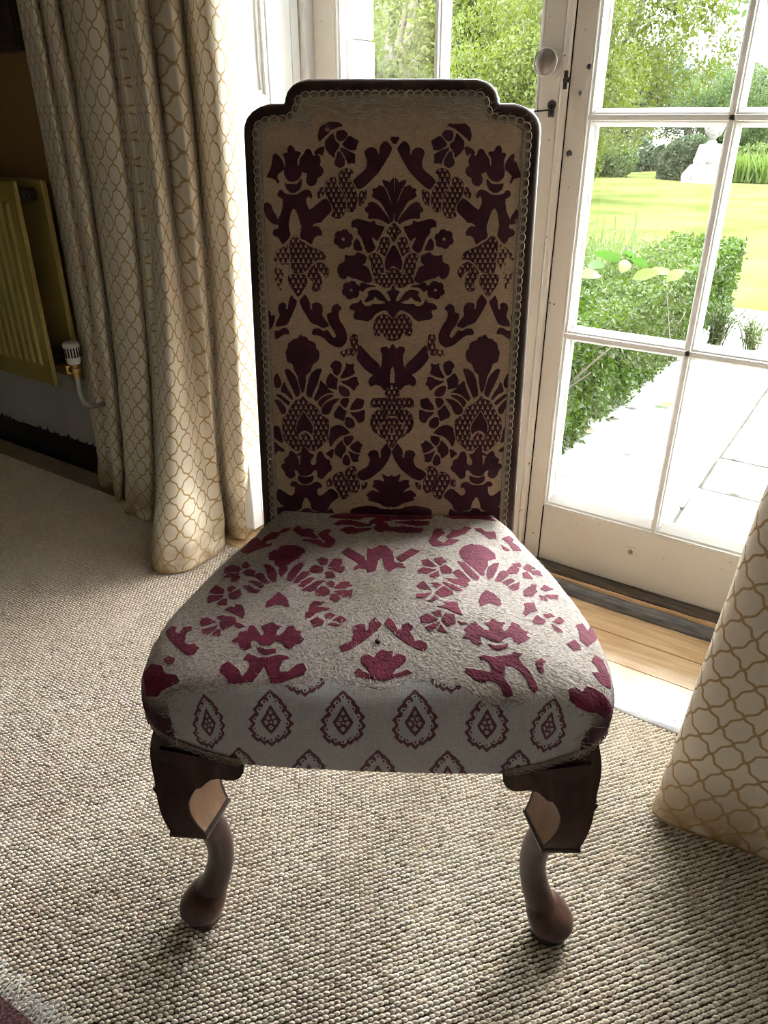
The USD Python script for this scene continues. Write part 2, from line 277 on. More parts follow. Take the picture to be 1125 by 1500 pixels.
mat('linen_print', {'at': ('attribute', {'attribute': 'weave'}), 'se': ('separate_color', {}), 'tc': ('texture_coordinate', {}), 'm1': ('mapping', {'scale': (90, 90, 1500)}), 'm2': ('mapping', {'scale': (1100, 60, 60)}),
    'n1': ('noise_texture', {'scale': 1.0, 'detail': 2.0}), 'n2': ('noise_texture', {'scale': 1.0, 'detail': 2.0}), 'ad': ('math', {'math_type': 'add'}), 'rp': ('rgb_ramp', {'ramp': [(0.32, (0.36, 0.33, 0.32)), (0.68, (0.56, 0.53, 0.51))]}), 'hf': ('math', {'math_type': 'multiply', 'value2': 0.5}),
    'pr': ('map_range', {'from_min': 0.35, 'from_max': 0.65, 'clamp': True}), 'mx': ('mix_color', {'b': (0.10, 0.012, 0.03)}), 'b': ('bump', {'strength': 0.5, 'distance': 0.0006}), 'p': ('principled_bsdf', {'roughness': 0.6, 'sheen_weight': 0.12})},
    [('at.color', 'se.color'), ('tc.object', 'm1.vector'), ('tc.object', 'm2.vector'), ('m1.vector', 'n1.vector'), ('m2.vector', 'n2.vector'), ('n1.fac', 'ad.value1'), ('n2.fac', 'ad.value2'), ('ad.value', 'hf.value1'), ('hf.value', 'rp.fac'),
     ('rp.color', 'mx.a'), ('se.r', 'pr.value'), ('pr.result', 'mx.fac'), ('mx.result', 'p.base_color'), ('ad.value', 'b.height'), ('b.normal', 'p.normal')])
noisy('braid', (0.34, 0.26, 0.19), (0.52, 0.43, 0.33), 300, 0.7)
noisy('braid_dark', (0.16, 0.11, 0.085), (0.30, 0.22, 0.17), 300, 0.7)
plain('thread_pale', (0.62, 0.54, 0.45), 0.8)
plain('thread_dark', (0.13, 0.09, 0.075), 0.8)
noisy('rug_red', (0.045, 0.008, 0.012), (0.16, 0.07, 0.065), 260, 0.9, bump=0.6, lo=0.42, hi=0.62)
plain('fringe', (0.50, 0.48, 0.45), 0.85)
# garden
def leaf_mat(name, cols, trans=0.35, per_island=True):
    mat(name, {'g': ('geometry', {}), 'rp': ('rgb_ramp', {'ramp': cols}), 'd': ('principled_bsdf', {'roughness': 0.6, 'specular_ior_level': 0.12}), 't': ('translucent_bsdf', {}), 'm': ('mix_closure', {'fac': trans}),
        'hs': ('hsv', {'value': 1.5, 'saturation': 1.1})},
        [('g.random_per_island', 'rp.fac'), ('rp.color', 'd.base_color'), ('rp.color', 'hs.color'), ('hs.color', 't.color'), ('d.BSDF', 'm.closure1'), ('t.BSDF', 'm.closure2')], surface='m.closure')
leaf_mat('leaf_yellow', [(0, (0.0245, 0.0310, 0.0050)), (0.5, (0.0518, 0.0547, 0.0079)), (1, (0.0929, 0.0749, 0.0094))])
leaf_mat('leaf_mid', [(0, (0.0173, 0.0270, 0.0067)), (0.5, (0.0315, 0.0413, 0.0083)), (1, (0.0540, 0.0570, 0.0105))])
leaf_mat('leaf_dark', [(0, (0.0112, 0.0180, 0.0075)), (0.6, (0.0210, 0.0300, 0.0105)), (1, (0.0345, 0.0450, 0.0120))], 0.25)
leaf_mat('leaf_box', [(0, (0.014, 0.024, 0.003)), (0.5, (0.050, 0.057, 0.007)), (1, (0.115, 0.105, 0.014))], 0.25)
leaf_mat('leaf_pale', [(0, (0.0248, 0.0350, 0.0085)), (1, (0.0563, 0.0630, 0.0210))], 0.3)
leaf_mat('leaf_lavender', [(0, (0.0292, 0.0385, 0.0154)), (0.7, (0.0490, 0.0556, 0.0286)), (1, (0.0599, 0.0578, 0.0655))], 0.3)
leaf_mat('grass_blade', [(0, (0.0280, 0.0424, 0.0080)), (1, (0.0664, 0.0736, 0.0208))], 0.35)
noisy('bark', (0.02, 0.015, 0.011), (0.05, 0.038, 0.027), 20, 0.9, stretch=(3, 3, 0.6), bump=0.8)
plain('twig', (0.02, 0.014, 0.008), 0.9)
noisy('lawn', (0.028, 0.036, 0.010), (0.050, 0.055, 0.018), 1.2, 0.9, detail=8, bump=0.8, bscale=60, specular_ior_level=0.0)
noisy('field', (0.10, 0.095, 0.06), (0.13, 0.125, 0.08), 0.6, 0.95, specular_ior_level=0.0)
noisy('soil', (0.05, 0.038, 0.026), (0.10, 0.075, 0.05), 14, 0.95, bump=0.8)
for k, (a, b) in enumerate([((0.075, 0.074, 0.066), (0.13, 0.127, 0.116)), ((0.09, 0.088, 0.08), (0.14, 0.137, 0.126)), ((0.07, 0.07, 0.062), (0.12, 0.118, 0.108))]):
    noisy(f'flagstone_{k}', a, b, 5.0, 0.8, detail=8, bump=0.7, bscale=40, specular_ior_level=0.1)
noisy('mortar', (0.03, 0.028, 0.021), (0.055, 0.052, 0.04), 20, 0.95, specular_ior_level=0.0)
noisy('white_stone', (0.62, 0.60, 0.55), (0.74, 0.72, 0.67), 6, 0.85, bump=0.6)
noisy('urn_stone', (0.05, 0.05, 0.046), (0.13, 0.127, 0.118), 9, 0.85, bump=0.7, specular_ior_level=0.0)
leaf_mat('leaf_fallen_green', [(0, (0.10, 0.22, 0.02)), (1, (0.12, 0.25, 0.03))], 0.3)
plain('leaf_fallen_brown', (0.22, 0.10, 0.045), 0.7)
plain('leaf_fallen_tan', (0.30, 0.24, 0.13), 0.7)
leaf_mat('leaf_big_pale', [(0, (0.028, 0.045, 0.005)), (1, (0.06, 0.066, 0.008))], 0.3)
leaf_mat('leaf_big_green', [(0, (0.015, 0.035, 0.006)), (1, (0.026, 0.049, 0.007))], 0.3)
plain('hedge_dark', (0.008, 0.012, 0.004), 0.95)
noisy('grey_plaster', (0.30, 0.29, 0.275), (0.34, 0.33, 0.315), 2.0, 0.9)

# ------------------------------------------------------------------ the room shell
XL, XR, YB, WALL_Y, OUT_Y, CEIL = -3.6, 2.4, -3.0, 1.42, 1.78, 2.9
OPX0, OPX1, OPZ = -1.36, 0.06, 2.2                     # opening of the french doors
floor = obj('floor', bx((XL - .2, YB - .2, -.24), (XR + .2, 1.66, -.022), 0), 'dark_floor', kind='structure')
obj('ceiling', bx((XL - .2, YB - .2, CEIL), (XR + .2, OUT_Y, CEIL + .25), 0), 'plaster', kind='structure')
WX0, WX1, WZ0, WZ1 = 0.95, 2.0, .25, 2.2                # a second, taller window farther right along the garden wall
obj('wall_front', [bx((XL - .2, WALL_Y, -.24), (OPX0, OUT_Y, CEIL), 0), bx((OPX1, WALL_Y, -.24), (WX0, OUT_Y, CEIL), 0), bx((WX1, WALL_Y, -.24), (XR + .2, OUT_Y, CEIL), 0), bx((OPX0, WALL_Y, OPZ), (OPX1, OUT_Y, CEIL), 0),
     bx((WX0, WALL_Y, -.24), (WX1, OUT_Y, WZ0), 0), bx((WX0, WALL_Y, WZ1), (WX1, OUT_Y, CEIL), 0)], 'ochre_wall', kind='structure')
win = thing('window_1', kind='structure')
for x0, x1, z0, z1 in ((WX0, WX0 + .05, WZ0, WZ1), (WX1 - .05, WX1, WZ0, WZ1), (WX0 + .05, WX1 - .05, WZ0, WZ0 + .06), (WX0 + .05, WX1 - .05, WZ1 - .05, WZ1)):
    obj('frame', bx((x0, 1.60, z0), (x1, 1.67, z1)), 'white_paint', win)
obj('glazing_bar', bx(((WX0 + WX1) / 2 - .012, 1.615, WZ0 + .06), ((WX0 + WX1) / 2 + .012, 1.655, WZ1 - .05)), 'white_paint', win)
for z in (.73, 1.22, 1.71): obj('glazing_bar', bx((WX0 + .05, 1.615, z - .012), (WX1 - .05, 1.655, z + .012)), 'white_paint', win)
obj('pane', bx((WX0 + .05, 1.633, WZ0 + .06), (WX1 - .05, 1.637, WZ1 - .05), 0), 'pane', win)
obj('wall_left', bx((XL - .2, YB - .2, -.24), (XL, WALL_Y, CEIL), 0), 'ochre_wall', kind='structure')
obj('wall_right', bx((XR, YB - .2, -.24), (XR + .2, WALL_Y, CEIL), 0), 'grey_plaster', kind='structure')
obj('wall_back', bx((XL, YB - .2, -.24), (XR, YB, CEIL), 0), 'grey_plaster', kind='structure')


# skirting of the garden wall: painted board with a black strip along its foot whose upper edge is ragged
rs = np.random.default_rng(5)
sk = thing('baseboard_front', kind='structure')
for x0, x1 in ((XL, -1.42), (0.12, .93)):
    prof = [(WALL_Y, -.02), (WALL_Y - .03, -.02), (WALL_Y - .03, .27), (WALL_Y - .026, .28), (WALL_Y - .016, .287), (WALL_Y - .012, .30), (WALL_Y, .302)]
    obj('board', extr(prof, x0, x1, 'x'), 'skirting_paint', sk)
xs = np.arange(XL, -1.419, .004)
top = .082 + .006 * np.cumsum(rs.normal(0, .15, len(xs))) * 0 + .007 * (meshkit.noise(np.stack([xs * 40, xs * 0, xs * 0], 1)) - .5) + .010 * (meshkit.noise(np.stack([xs * 130, xs * 0 + 3, xs * 0], 1)) > .72)
v = np.vstack([np.stack([xs, xs * 0 + WALL_Y - .0312, top], 1), np.stack([xs, xs * 0 + WALL_Y - .0312, xs * 0 - .02], 1)]); n = len(xs)
fq = np.stack([np.arange(n - 1), np.arange(1, n), np.arange(1, n) + n, np.arange(n - 1) + n], 1)
obj('black_strip', TM(v, fq[:, ::-1]), 'black_paint', sk)
obj('board', extr([(XL, 0), (XL + .02, 0), (XL + .02, .3), (XL, .302)], YB, WALL_Y - .03, 'y'), 'skirting_paint', thing('baseboard_left', kind='structure'))

# ------------------------------------------------------------------ french doors
D0, DT = 1.62, 0.045                                    # room face of the doors, thickness
RAILZ = [.035, .19]; BARZ = [.617, 1.05, 1.483, 1.916]; DTOP = 2.12
GY = D0 + .030
def bar_profile(h, g):                                  # half section across the bar: front nib h, width at the glass g
    return [(-h, 0), (-h - .001, .006), (-h - .004, .008), (-g + .002, .022), (-g, .026), (-g, .036), (-g + .004, DT), (g - .004, DT), (g, .036), (g, .026), (g - .002, .022), (h + .004, .008), (h + .001, .006), (h, 0)]
def mould_profile(w):                                   # ovolo on the inside edge of a stile, from its face to the glass
    return [(0, 0), (.003, .0), (.0045, .004), (.009, .0055), (w - .004, .020), (w, .026), (w, .036), (w - .004, DT), (0, DT)]
def v_bar(x, z0, z1, h, g): return extr([(x + a, D0 + b) for a, b in bar_profile(h, g)], z0, z1, 'z')
def h_bar(z, x0, x1, h, g): return extr([(D0 + b, z + a) for a, b in bar_profile(h, g)], x0, x1, 'x')
def v_mould(x, s, z0, z1, w): return extr([(x + s * a, D0 + b) for a, b in mould_profile(w)], z0, z1, 'z')
def h_mould(z, s, x0, x1, w): return extr([(D0 + b, z + s * a) for a, b in mould_profile(w)], x0, x1, 'x')
def leaf(name, x0, sl, sr, x1, bar, w=.017):
    """one door leaf: stiles x0..sl and sr..x1, a glazing bar at x = bar, rows of panes at BARZ"""
    d = thing(name, kind='structure')
    obj('stile', bx((x0, D0, RAILZ[0]), (sl, D0 + DT, DTOP)), 'door_paint', d)
    obj('stile', bx((sr, D0, RAILZ[0]), (x1, D0 + DT, DTOP)), 'door_paint', d)
    obj('bottom_rail', bx((sl + .0008, D0 + .0006, RAILZ[0]), (sr - .0008, D0 + DT, RAILZ[1])), 'door_paint', d)
    obj('top_rail', bx((sl, D0, DTOP - .09), (sr, D0 + DT, DTOP)), 'door_paint', d)
    obj('moulding', v_mould(sl, 1, RAILZ[1], DTOP - .09, w), 'white_paint', d)
    obj('moulding', v_mould(sr, -1, RAILZ[1], DTOP - .09, w), 'white_paint', d)
    obj('moulding', h_mould(RAILZ[1], 1, sl, sr, w + .006), 'white_paint', d)
    obj('moulding', h_mould(DTOP - .09, -1, sl, sr, w), 'white_paint', d)
    obj('glazing_bar', v_bar(bar, RAILZ[1] + .004, DTOP - .09, .004, .0135), 'white_paint', d)
    for z in BARZ[:]:
        if z < DTOP - .15: obj('glazing_bar', h_bar(z, sl + .004, sr - .004, .0045, .0165), 'white_paint', d)
    zz = [RAILZ[1] + w] + [z for z in BARZ if z < DTOP - .15] + [DTOP - .09 - w]
    for a, b in zip(zz[:-1], zz[1:]):
        for xa, xb in ((sl + w, bar), (bar, sr - w)):
            obj('pane', bx((xa - .004, GY, a - .004), (xb + .004, GY + .003, b + .004), 0), 'pane', d)
    return d
left_leaf = leaf('door_1', -1.285, -1.222, -.712, -.668, -.955)
right_leaf = leaf('door_2', -.648, -.607, -.062, -.018, -.334)
# the lapping strip of the left leaf, with its quirk
obj('lapping_strip', extr([(-.6685, D0 - .0005), (-.6685, D0 + .004), (-.664, D0 + .004), (-.664, D0 - .008), (-.660, D0 - .010), (-.652, D0 - .010), (-.6495, D0 - .006), (-.6495, D0 + DT), (-.668, D0 + DT)][::-1], RAILZ[0], DTOP, 'z'), 'door_paint', left_leaf)
kn = thing('knob', parent=left_leaf, loc=(-.688, D0, 1.145))
prof = [(0.0001, .046), (.010, .0455), (.018, .042), (.0225, .036), (.0235, .031), (.0215, .026), (.015, .021), (.009, .018), (.009, .006), (.0155, .004), (.0165, .0), (.0001, 0)]
kb = lathe(prof[::-1], 40); kb.vertices = kb.vertices[:, [0, 2, 1]] * [1, -1, 1]
obj('ball', kb, 'knob_ceramic', kn, smooth=40)
a = np.linspace(0, 2 * PI, 41)
obj('rim', tube(np.stack([.0232 * np.cos(a), a * 0 - .0345, .0232 * np.sin(a)], 1), .0016, 8, False, (0, 1, 0)), 'white_paint', kn, smooth=True)
rg = lathe([(.0001, 0), (.0265, 0), (.0265, .003), (.0245, .0045), (.0001, .0045)], 40); rg.vertices = rg.vertices[:, [0, 2, 1]] * [1, -1, 1]
obj('rose', rg, 'door_paint', kn, smooth=40)
es = Point(0, .008).buffer(.0075).union(sbox(-.0045, -.012, .0045, .008)).buffer(.0015)
kh = thing('keyhole', parent=left_leaf, loc=(-.681, D0, 1.064))
obj('escutcheon', extr(Polygon(es.exterior), -.0022, .001, 'y'), 'iron', kh)
obj('hole', extr(Point(0, .007).buffer(.0035).union(sbox(-.0018, -.009, .0018, .006)), -.0030, 0, 'y'), 'black_hole', kh)
obj('key_pin', tube([(0, -.002, -.001), (-.003, -.009, -.001), (-.032, -.012, -.003)], .0018, 8), 'iron', kh)
# old marks and small ironwork on the right leaf
lt = thing('latch_plate', parent=left_leaf, loc=(-.653, D0 - .010, 1.115))
obj('plate', bx((-.004, -.002, -.016), (.004, .001, .016), .0008), 'iron', lt)
obj('catch', bx((-.003, -.007, -.005), (.010, -.001, .004), .001), 'iron', lt)
for x, z, r_ in ((-.612, 1.137, .0045), (-.624, 1.093, .0035), (-.634, .985, .006)):
    b = thing('hook_screw', parent=right_leaf, loc=(x, D0, z))
    obj('head', moved(trimesh.creation.icosphere(2, r_), (0, -.001, 0)), 'iron', b, smooth=True)
    obj('stub', tube([(0, 0, 0), (.002, -.008, .002), (.003, -.009, -.006)], .0011, 6), 'iron', b)
tz = on_y(923, 808, D0)
tb = thing('bolt_recess', parent=right_leaf, loc=tz)
obj('plate', extr(sbox(-.0125, -.013, .0125, .013).difference(sbox(-.008, -.008, .008, .008)), -.0016, .0006, 'y'), 'door_paint', tb)
obj('screw', moved(trimesh.creation.icosphere(2, .0055), (0, 0, -.001)), 'brass', tb, smooth=True)
# hairline between stile and bottom rail, opened by age
obj('joint_crack', bx((-.6078, D0 - .0004, RAILZ[0] + .002), (-.6062, D0 + .004, .185), 0), 'black_hole', right_leaf)
obj('meeting_gap', bx((-.6494, D0 - .0002, RAILZ[0]), (-.6482, D0 + .004, DTOP), 0), 'black_hole', right_leaf)

# frame around the doors
jf = thing('trim_1', kind='structure')
obj('jamb', bx((-1.33, D0 - .03, 0), (-1.2875, D0 + .07, 2.18)), 'white_paint', jf)
obj('jamb', bx((-.0155, D0 - .03, 0), (.03, D0 + .07, 2.18)), 'white_paint', jf)
obj('head', bx((-1.33, D0 - .03, DTOP + .003), (.03, D0 + .07, 2.2)), 'white_paint', jf)
obj('reveal_lining', bx((.03, WALL_Y - .02, -.02), (.06, D0 + .07, 2.2)), 'white_paint', jf)
obj('reveal_lining', bx((-1.36, WALL_Y - .06, 2.18), (.06, D0 - .03, 2.2)), 'white_paint', jf)
# weathered sill: two stepped timbers
sl = thing('trim_2', kind='structure')
def worn(m, amp, f=18, seed=0):
    m = m.subdivide_to_size(.03); p = m.vertices
    m.vertices = p + (meshkit.fbm(p * [f, f * 3, f * 3], 3, seed)[:, None] - .5) * amp * [0, 1, 1]
    return m
obj('step', worn(bx((-1.33, 1.553, -.02), (.03, 1.592, .021), .006), .005, seed=1), 'sill_grey', sl, smooth=30)
obj('sill_board', worn(extr([(1.583, .018), (1.583, .032), (1.587, .037), (1.60, .0385), (1.612, .034), (1.69, .033), (1.69, -.02), (1.593, -.02), (1.593, .018)], -1.33, .03, 'x'), .004, seed=2), 'sill_dark', sl, smooth=30)
obj('nosing', worn(bx((-1.33, 1.5765, .0115), (.03, 1.5835, .030), .003), .006, seed=3), 'pine_board', sl, smooth=30)
# boards before the doors, inside the recess
for k, (y0, y1) in enumerate(((1.268, 1.362), (1.3635, 1.461), (1.4625, 1.5525))):
    b = bx((-1.425 if k < 2 else -1.3, y0, -.022), (.06 if k == 2 else .3, y1, -.002 - .001 * (k % 2)), .0015)
    obj('board', b, 'pine_board', floor)
# folded shutter in the reveal: stiles and rails with sunk panels
sh = thing('window_shutter', 'white panelled wooden shutter folded back against the left reveal of the french doors', 'shutter', loc=(0, 0, 0))
SX = -1.30
Y0s, Y1s = 1.300, 1.556
py0, py1 = 1.335, 1.462
zp = [.06, .16, .84, .97, 1.075, 2.02, 2.16]
obj('stile', bx((SX - .032, Y0s, .05), (SX, py0, 2.17)), 'white_paint', sh)
obj('stile', bx((SX - .032, py1 + .012, .05), (SX, Y1s, 2.17)), 'white_paint', sh)
for a, b in ((.05, .16), (.84, 1.084), (2.02, 2.17)):
    obj('rail', bx((SX - .032, py0, a), (SX - .0003, py1 + .012, b)), 'white_paint', sh)
for a, b in ((.16, .84), (1.084, 2.02)):
    obj('panel', bx((SX - .028, py0, a), (SX - .014, py1 + .012, b)), 'white_paint', sh)
    ring = sbox(py0, a, py1 + .012, b).difference(sbox(py0 + .02, a + .02, py1 - .008, b - .02))
    rng2 = sbox(py0, a, py1 + .012, b).difference(sbox(py0 + .011, a + .011, py1 + .001, b - .011))
    obj('moulding', [extr(ring, SX - .0145, SX - .009, 'x'), extr(rng2, SX - .0095, SX - .003, 'x')], 'white_paint', sh)
obj('hanging_strip', bx((SX - .036, Y1s + .0015, .03), (SX - .002, D0 - .0315, 2.18), .0025), 'white_paint', sh)
# coat-hook on the hanging strip
hk = on_x(474, 11, SX)
obj('hook', [moved(trimesh.creation.icosphere(1, .003), (SX + .003, 1.603, 1.265)), tube([(SX, 1.603, 1.265), (SX + .007, 1.603, 1.262), (SX + .006, 1.603, 1.252)], .0012, 6)], 'iron', sh)

# ------------------------------------------------------------------ carpet
cp = thing('sisal_carpet', 'cream basketweave sisal carpet covering the floor under the chair', 'carpet')
EDGE = 1.218
def carpet_poly():
    return Polygon([(-3.4, -2.8), (2.2, -2.8), (2.2, EDGE), (-1.325, EDGE), (-1.325, 1.267), (-1.425, 1.267), (-1.425, 1.288), (-3.4, 1.288)])
obj('backing', extr(carpet_poly(), -.012, -.0045, 'z'), 'sisal_back', cp)
obj('hem_tape', [bx((-3.4, 1.2885, -.021), (-1.426, 1.367, -.0045), .002)], 'hem_tape', cp)
PX, PY = .0092, .0061
gy, gx = np.meshgrid(np.arange(.06, 1.288, PY), np.arange(-3.0, .62, PX), indexing='ij')
gx = gx + (np.arange(gx.shape[0]) % 2)[:, None] * PX / 2
rs = np.random.default_rng(11)
P = np.stack([gx.ravel(), gy.ravel()], 1) + rs.normal(0, .00035, (gx.size, 2))
u_, v_ = proj(np.c_[P, np.zeros(len(P))])
keep = (u_ > -170) & (u_ < 1290) & (v_ < 1640) & shapely.contains_xy(carpet_poly().buffer(-.003), P[:, 0], P[:, 1])
P = P[keep]
def knot(seed):
    r_ = np.random.default_rng(seed)
    s = trimesh.creation.icosphere(1, 1.0); p = s.vertices
    p = p * (1 + .10 * r_.normal(size=(len(p), 1)))
    a = .55 + .2 * r_.normal()
    p = p * [.0043, .0031, .0036]
    p[:, 1] += p[:, 0] * .30                               # slant of the looped yarn
    p[:, 2] += .0006 * np.sin(p[:, 0] / .0043 * 1.6)
    return TM(p, s.faces)
instancer('weave', [knot(k) for k in range(4)], 'sisal', np.c_[P, rs.normal(-.0030, .0004, len(P))], rs.integers(0, 4, len(P)), rs.normal(.12, .10, len(P)),
          np.stack([rs.normal(1, .07, len(P))] * 3, 1), cp, kind='stuff')
bar = thing('carpet_edge_bar', 'silvery metal bar holding the carpet edge before the pine boards of the french doors', 'carpet bar')
obj('strip', extr([(EDGE + .001, -.006), (EDGE + .003, .0015), (EDGE + .010, .0045), (EDGE + .030, .0055), (EDGE + .046, .003), (EDGE + .049, -.002), (EDGE + .049, -.008), (EDGE + .001, -.008)], -1.325, .32, 'x'), 'metal_bar', bar, smooth=35)
for x in np.arange(-1.25, .3, .22):
    obj('screw', lathe([(.0001, .0), (.0038, .0), (.0032, .0014), (.0001, .0016)], 12, (x, EDGE + .028, .0052)), 'steel', bar)
# corner of a small fringed rug
rug = thing('fringed_rug', 'dark red woven rug with a pale cotton fringe at the lower left corner', 'rug')
a_, b_ = on_z(0, 1462, .0)[:2], on_z(45, 1500, .0)[:2]
ud = (b_ - a_) / np.linalg.norm(b_ - a_); nd = np.array([ud[1], -ud[0]])
if nd @ (np.array([0, 0]) - a_) < 0: nd = -nd            # towards the camera
A = a_ - ud * .9; B = b_ + ud * .9
obj('pile', extr(Polygon([A, B, B + nd * .45, A + nd * .45]), .0015, .009, 'z'), 'rug_red', rug)
obj('border_stripe', extr(Polygon([A + nd * .024, B + nd * .024, B + nd * .030, A + nd * .030]), .0085, .0098, 'z'), 'fringe', rug)
lines = []
for t in np.linspace(0, 1, 900):
    p0 = A + (B - A) * t; n1 = np.r_[p0, .006]; an = rs.normal(0, .45); L = rs.uniform(.022, .042)
    d = -nd * math.cos(an) + ud * math.sin(an); k_ = rs.normal(0, .3)
    pts = [n1 + np.r_[d * L * s + ud * k_ * L * s * s, .0035 * math.sin(s * 3.0) - .003 * s] for s in (0, .3, .6, 1)]
    lines.append(np.array(pts))
curves('fringe', lines, .0009, 'fringe', rug, kind='stuff')

# ------------------------------------------------------------------ radiator
rad = thing('radiator', 'mustard yellow double panel radiator with vertical ribs on the left wall', 'radiator', loc=(0, 0, 0))
RX0, RX1, RZ0, RZ1 = -3.15, -1.937, .368, .909
FY, BY = 1.20, 1.285
def panel(y, ribs, x1, z0):
    """pressed steel panel seen from the room (its face at y)"""
    pz = sbox(RX0, z0, x1, RZ1)
    m = [bx((RX0, y, z0), (x1, y + .012, RZ1), .004)]
    return m
obj('front_panel', panel(FY, 1, RX1, RZ0), 'radiator_paint', rad, smooth=30)
for x in np.arange(RX1 - .052, RX0 + .04, -.0333):
    prof = [(x - .0125, FY + .001), (x - .007, FY - .0065), (x + .007, FY - .0065), (x + .0125, FY + .001)]
    m = extr(Polygon(prof), RZ0 + .052, RZ1 - .05, 'z')
    v = m.vertices; e = (np.abs(v[:, 1] - (FY - .0065)) < 1e-6)
    v[e & (v[:, 2] > .6), 2] -= .012; v[e & (v[:, 2] < .6), 2] += .012
    obj('rib', m, 'radiator_paint', rad)
obj('top_seam', [bx((RX0, FY - .0025, RZ1 - .016), (RX1, FY + .001, RZ1 - .003), .001), bx((RX0, FY - .0025, RZ0 + .003), (RX1, FY + .001, RZ0 + .018), .001), bx((RX1 - .012, FY - .0025, RZ0), (RX1 - .001, FY + .001, RZ1), .001)], 'radiator_paint', rad)
obj('back_panel', bx((RX0, BY, RZ0 + .03), (RX1 - .006, BY + .014, RZ1 - .004), .004), 'radiator_paint', rad)
obj('back_panel_fold', [bx((RX1 - .034, BY - .004, RZ0 + .03), (RX1 - .006, BY + .001, RZ1 - .004), .0015)], 'radiator_paint', rad)
tap = tube([(RX1 - .05, FY + .03, RZ1 - .035), (RX1 - .018, FY + .045, RZ1 - .035)], .016, 16)
for z in (RZ1 - .04, RZ0 + .06): obj('header_pipe', tube([(RX1 - .055, FY + .012, z), (RX1 - .055, BY + .002, z)], .017, 16), 'iron', rad)
vent = lathe([(.0001, 0), (.013, 0), (.013, .006), (.010, .009), (.006, .009), (.006, .004), (.0001, .004)], 20); vent.vertices = vent.vertices[:, [2, 0, 1]] * [1, 1, 1]
obj('air_vent', moved(vent, (RX1 - .042, FY + .048, RZ1 - .040)), 'iron', rad)
vt = thing('thermostat_valve', parent=rad, loc=(0, 0, 0))
vx, vy = on_y(105, 515, 1.255)[0], 1.255; vz = on_y(105, 515, 1.255)[2]
head = lathe([(.0001, -.034), (.017, -.034), (.019, -.031), (.0195, -.022), (.0225, -.016), (.0235, .016), (.0225, .022), (.0195, .0265), (.016, .028), (.0001, .028)], 36)
obj('head', moved(head, (vx, vy, vz)), 'valve_white', vt, smooth=35)
sl_ = []
for k in range(18):
    a = k * 2 * PI / 18; sl_.append(moved(bx((-.0018, -.0012, -.014), (.0018, .0012, .014), .0005), (vx + .0232 * math.cos(a), vy + .0232 * math.sin(a), vz), a + PI / 2))
obj('slots', sl_, 'black_hole', vt)
obj('body', [lathe([(.0001, -.075), (.011, -.075), (.012, -.06), (.0145, -.058), (.0145, -.047), (.011, -.045), (.011, -.033), (.0001, -.033)], 20, (vx, vy, vz)), tube([(vx, vy, vz - .055), (RX1 - .05, vy, vz - .055)], [.011, .011], 14), lathe([(.0001, -.012), (.016, -.012), (.016, .012), (.0001, .012)], 6, (vx - .03, vy, vz - .055))], 'brass', vt, smooth=30)
p_ = np.array([vx, vy, vz])
obj('pipe', [tube([p_ + [0, 0, -.072], p_ + [0, .0, -.13], p_ + [.002, .004, -.155], p_ + [.012, .02, -.168], p_ + [.028, .05, -.166], p_ + [.034, .10, -.16], p_ + [.034, .135, -.16]], .0078, 14)], 'pipe_paint', rad, smooth=True)
for z in (.42, .8): obj('bracket', bx((-2.5, BY + .014, z), (-2.46, WALL_Y, z + .03)), 'radiator_paint', rad)

# dark framed picture, only its lower corner in view
pic = thing('picture_frame', 'dark wooden picture frame on the ochre wall above the radiator', 'picture', loc=(0, 0, 0))
PX1, PZ0 = -2.07, 1.205
fp = sbox(PX1 - .62, PZ0, PX1, PZ0 + .8).difference(sbox(PX1 - .58, PZ0 + .04, PX1 - .04, PZ0 + .76))
obj('moulding', [extr(fp, 1.385, WALL_Y, 'y'), extr(sbox(PX1 - .61, PZ0 + .01, PX1 - .01, PZ0 + .79).difference(sbox(PX1 - .59, PZ0 + .03, PX1 - .03, PZ0 + .77)), 1.379, 1.386, 'y')], 'picture_wood', pic)
obj('picture', bx((PX1 - .58, 1.40, PZ0 + .04), (PX1 - .04, 1.41, PZ0 + .76), 0), 'picture_dark', pic)

# ------------------------------------------------------------------ garden
GZ = -.2
rg_ = np.random.default_rng(21)
obj('ground', extr(Polygon([(-40, 1.8), (30, 1.8), (30, 70), (-70, 70), (-70, 1.8)]), GZ - .3, GZ - .045, 'z'), 'soil', kind='structure')
# lawn
n = 70
X, Y = np.meshgrid(np.linspace(-24, 14, n), np.linspace(6.2, 34, n), indexing='xy')
Z = GZ - .01 + .10 * (meshkit.fbm(np.stack([X * .18, Y * .18, X * 0], -1), 3) - .5) * np.clip((Y - 6.2) / 3, 0, 1)
obj('lawn', TM(np.stack([X, Y, Z], -1).reshape(-1, 3), grid_faces(n, n)[:, ::-1]), 'lawn', smooth=True, label='sunlit mown lawn beyond the box hedge and the terrace', category='lawn', kind='stuff')
obj('meadow', bx((-70, 33.5, GZ - .1), (30, 68, GZ + .15), 0), 'field', kind='structure')
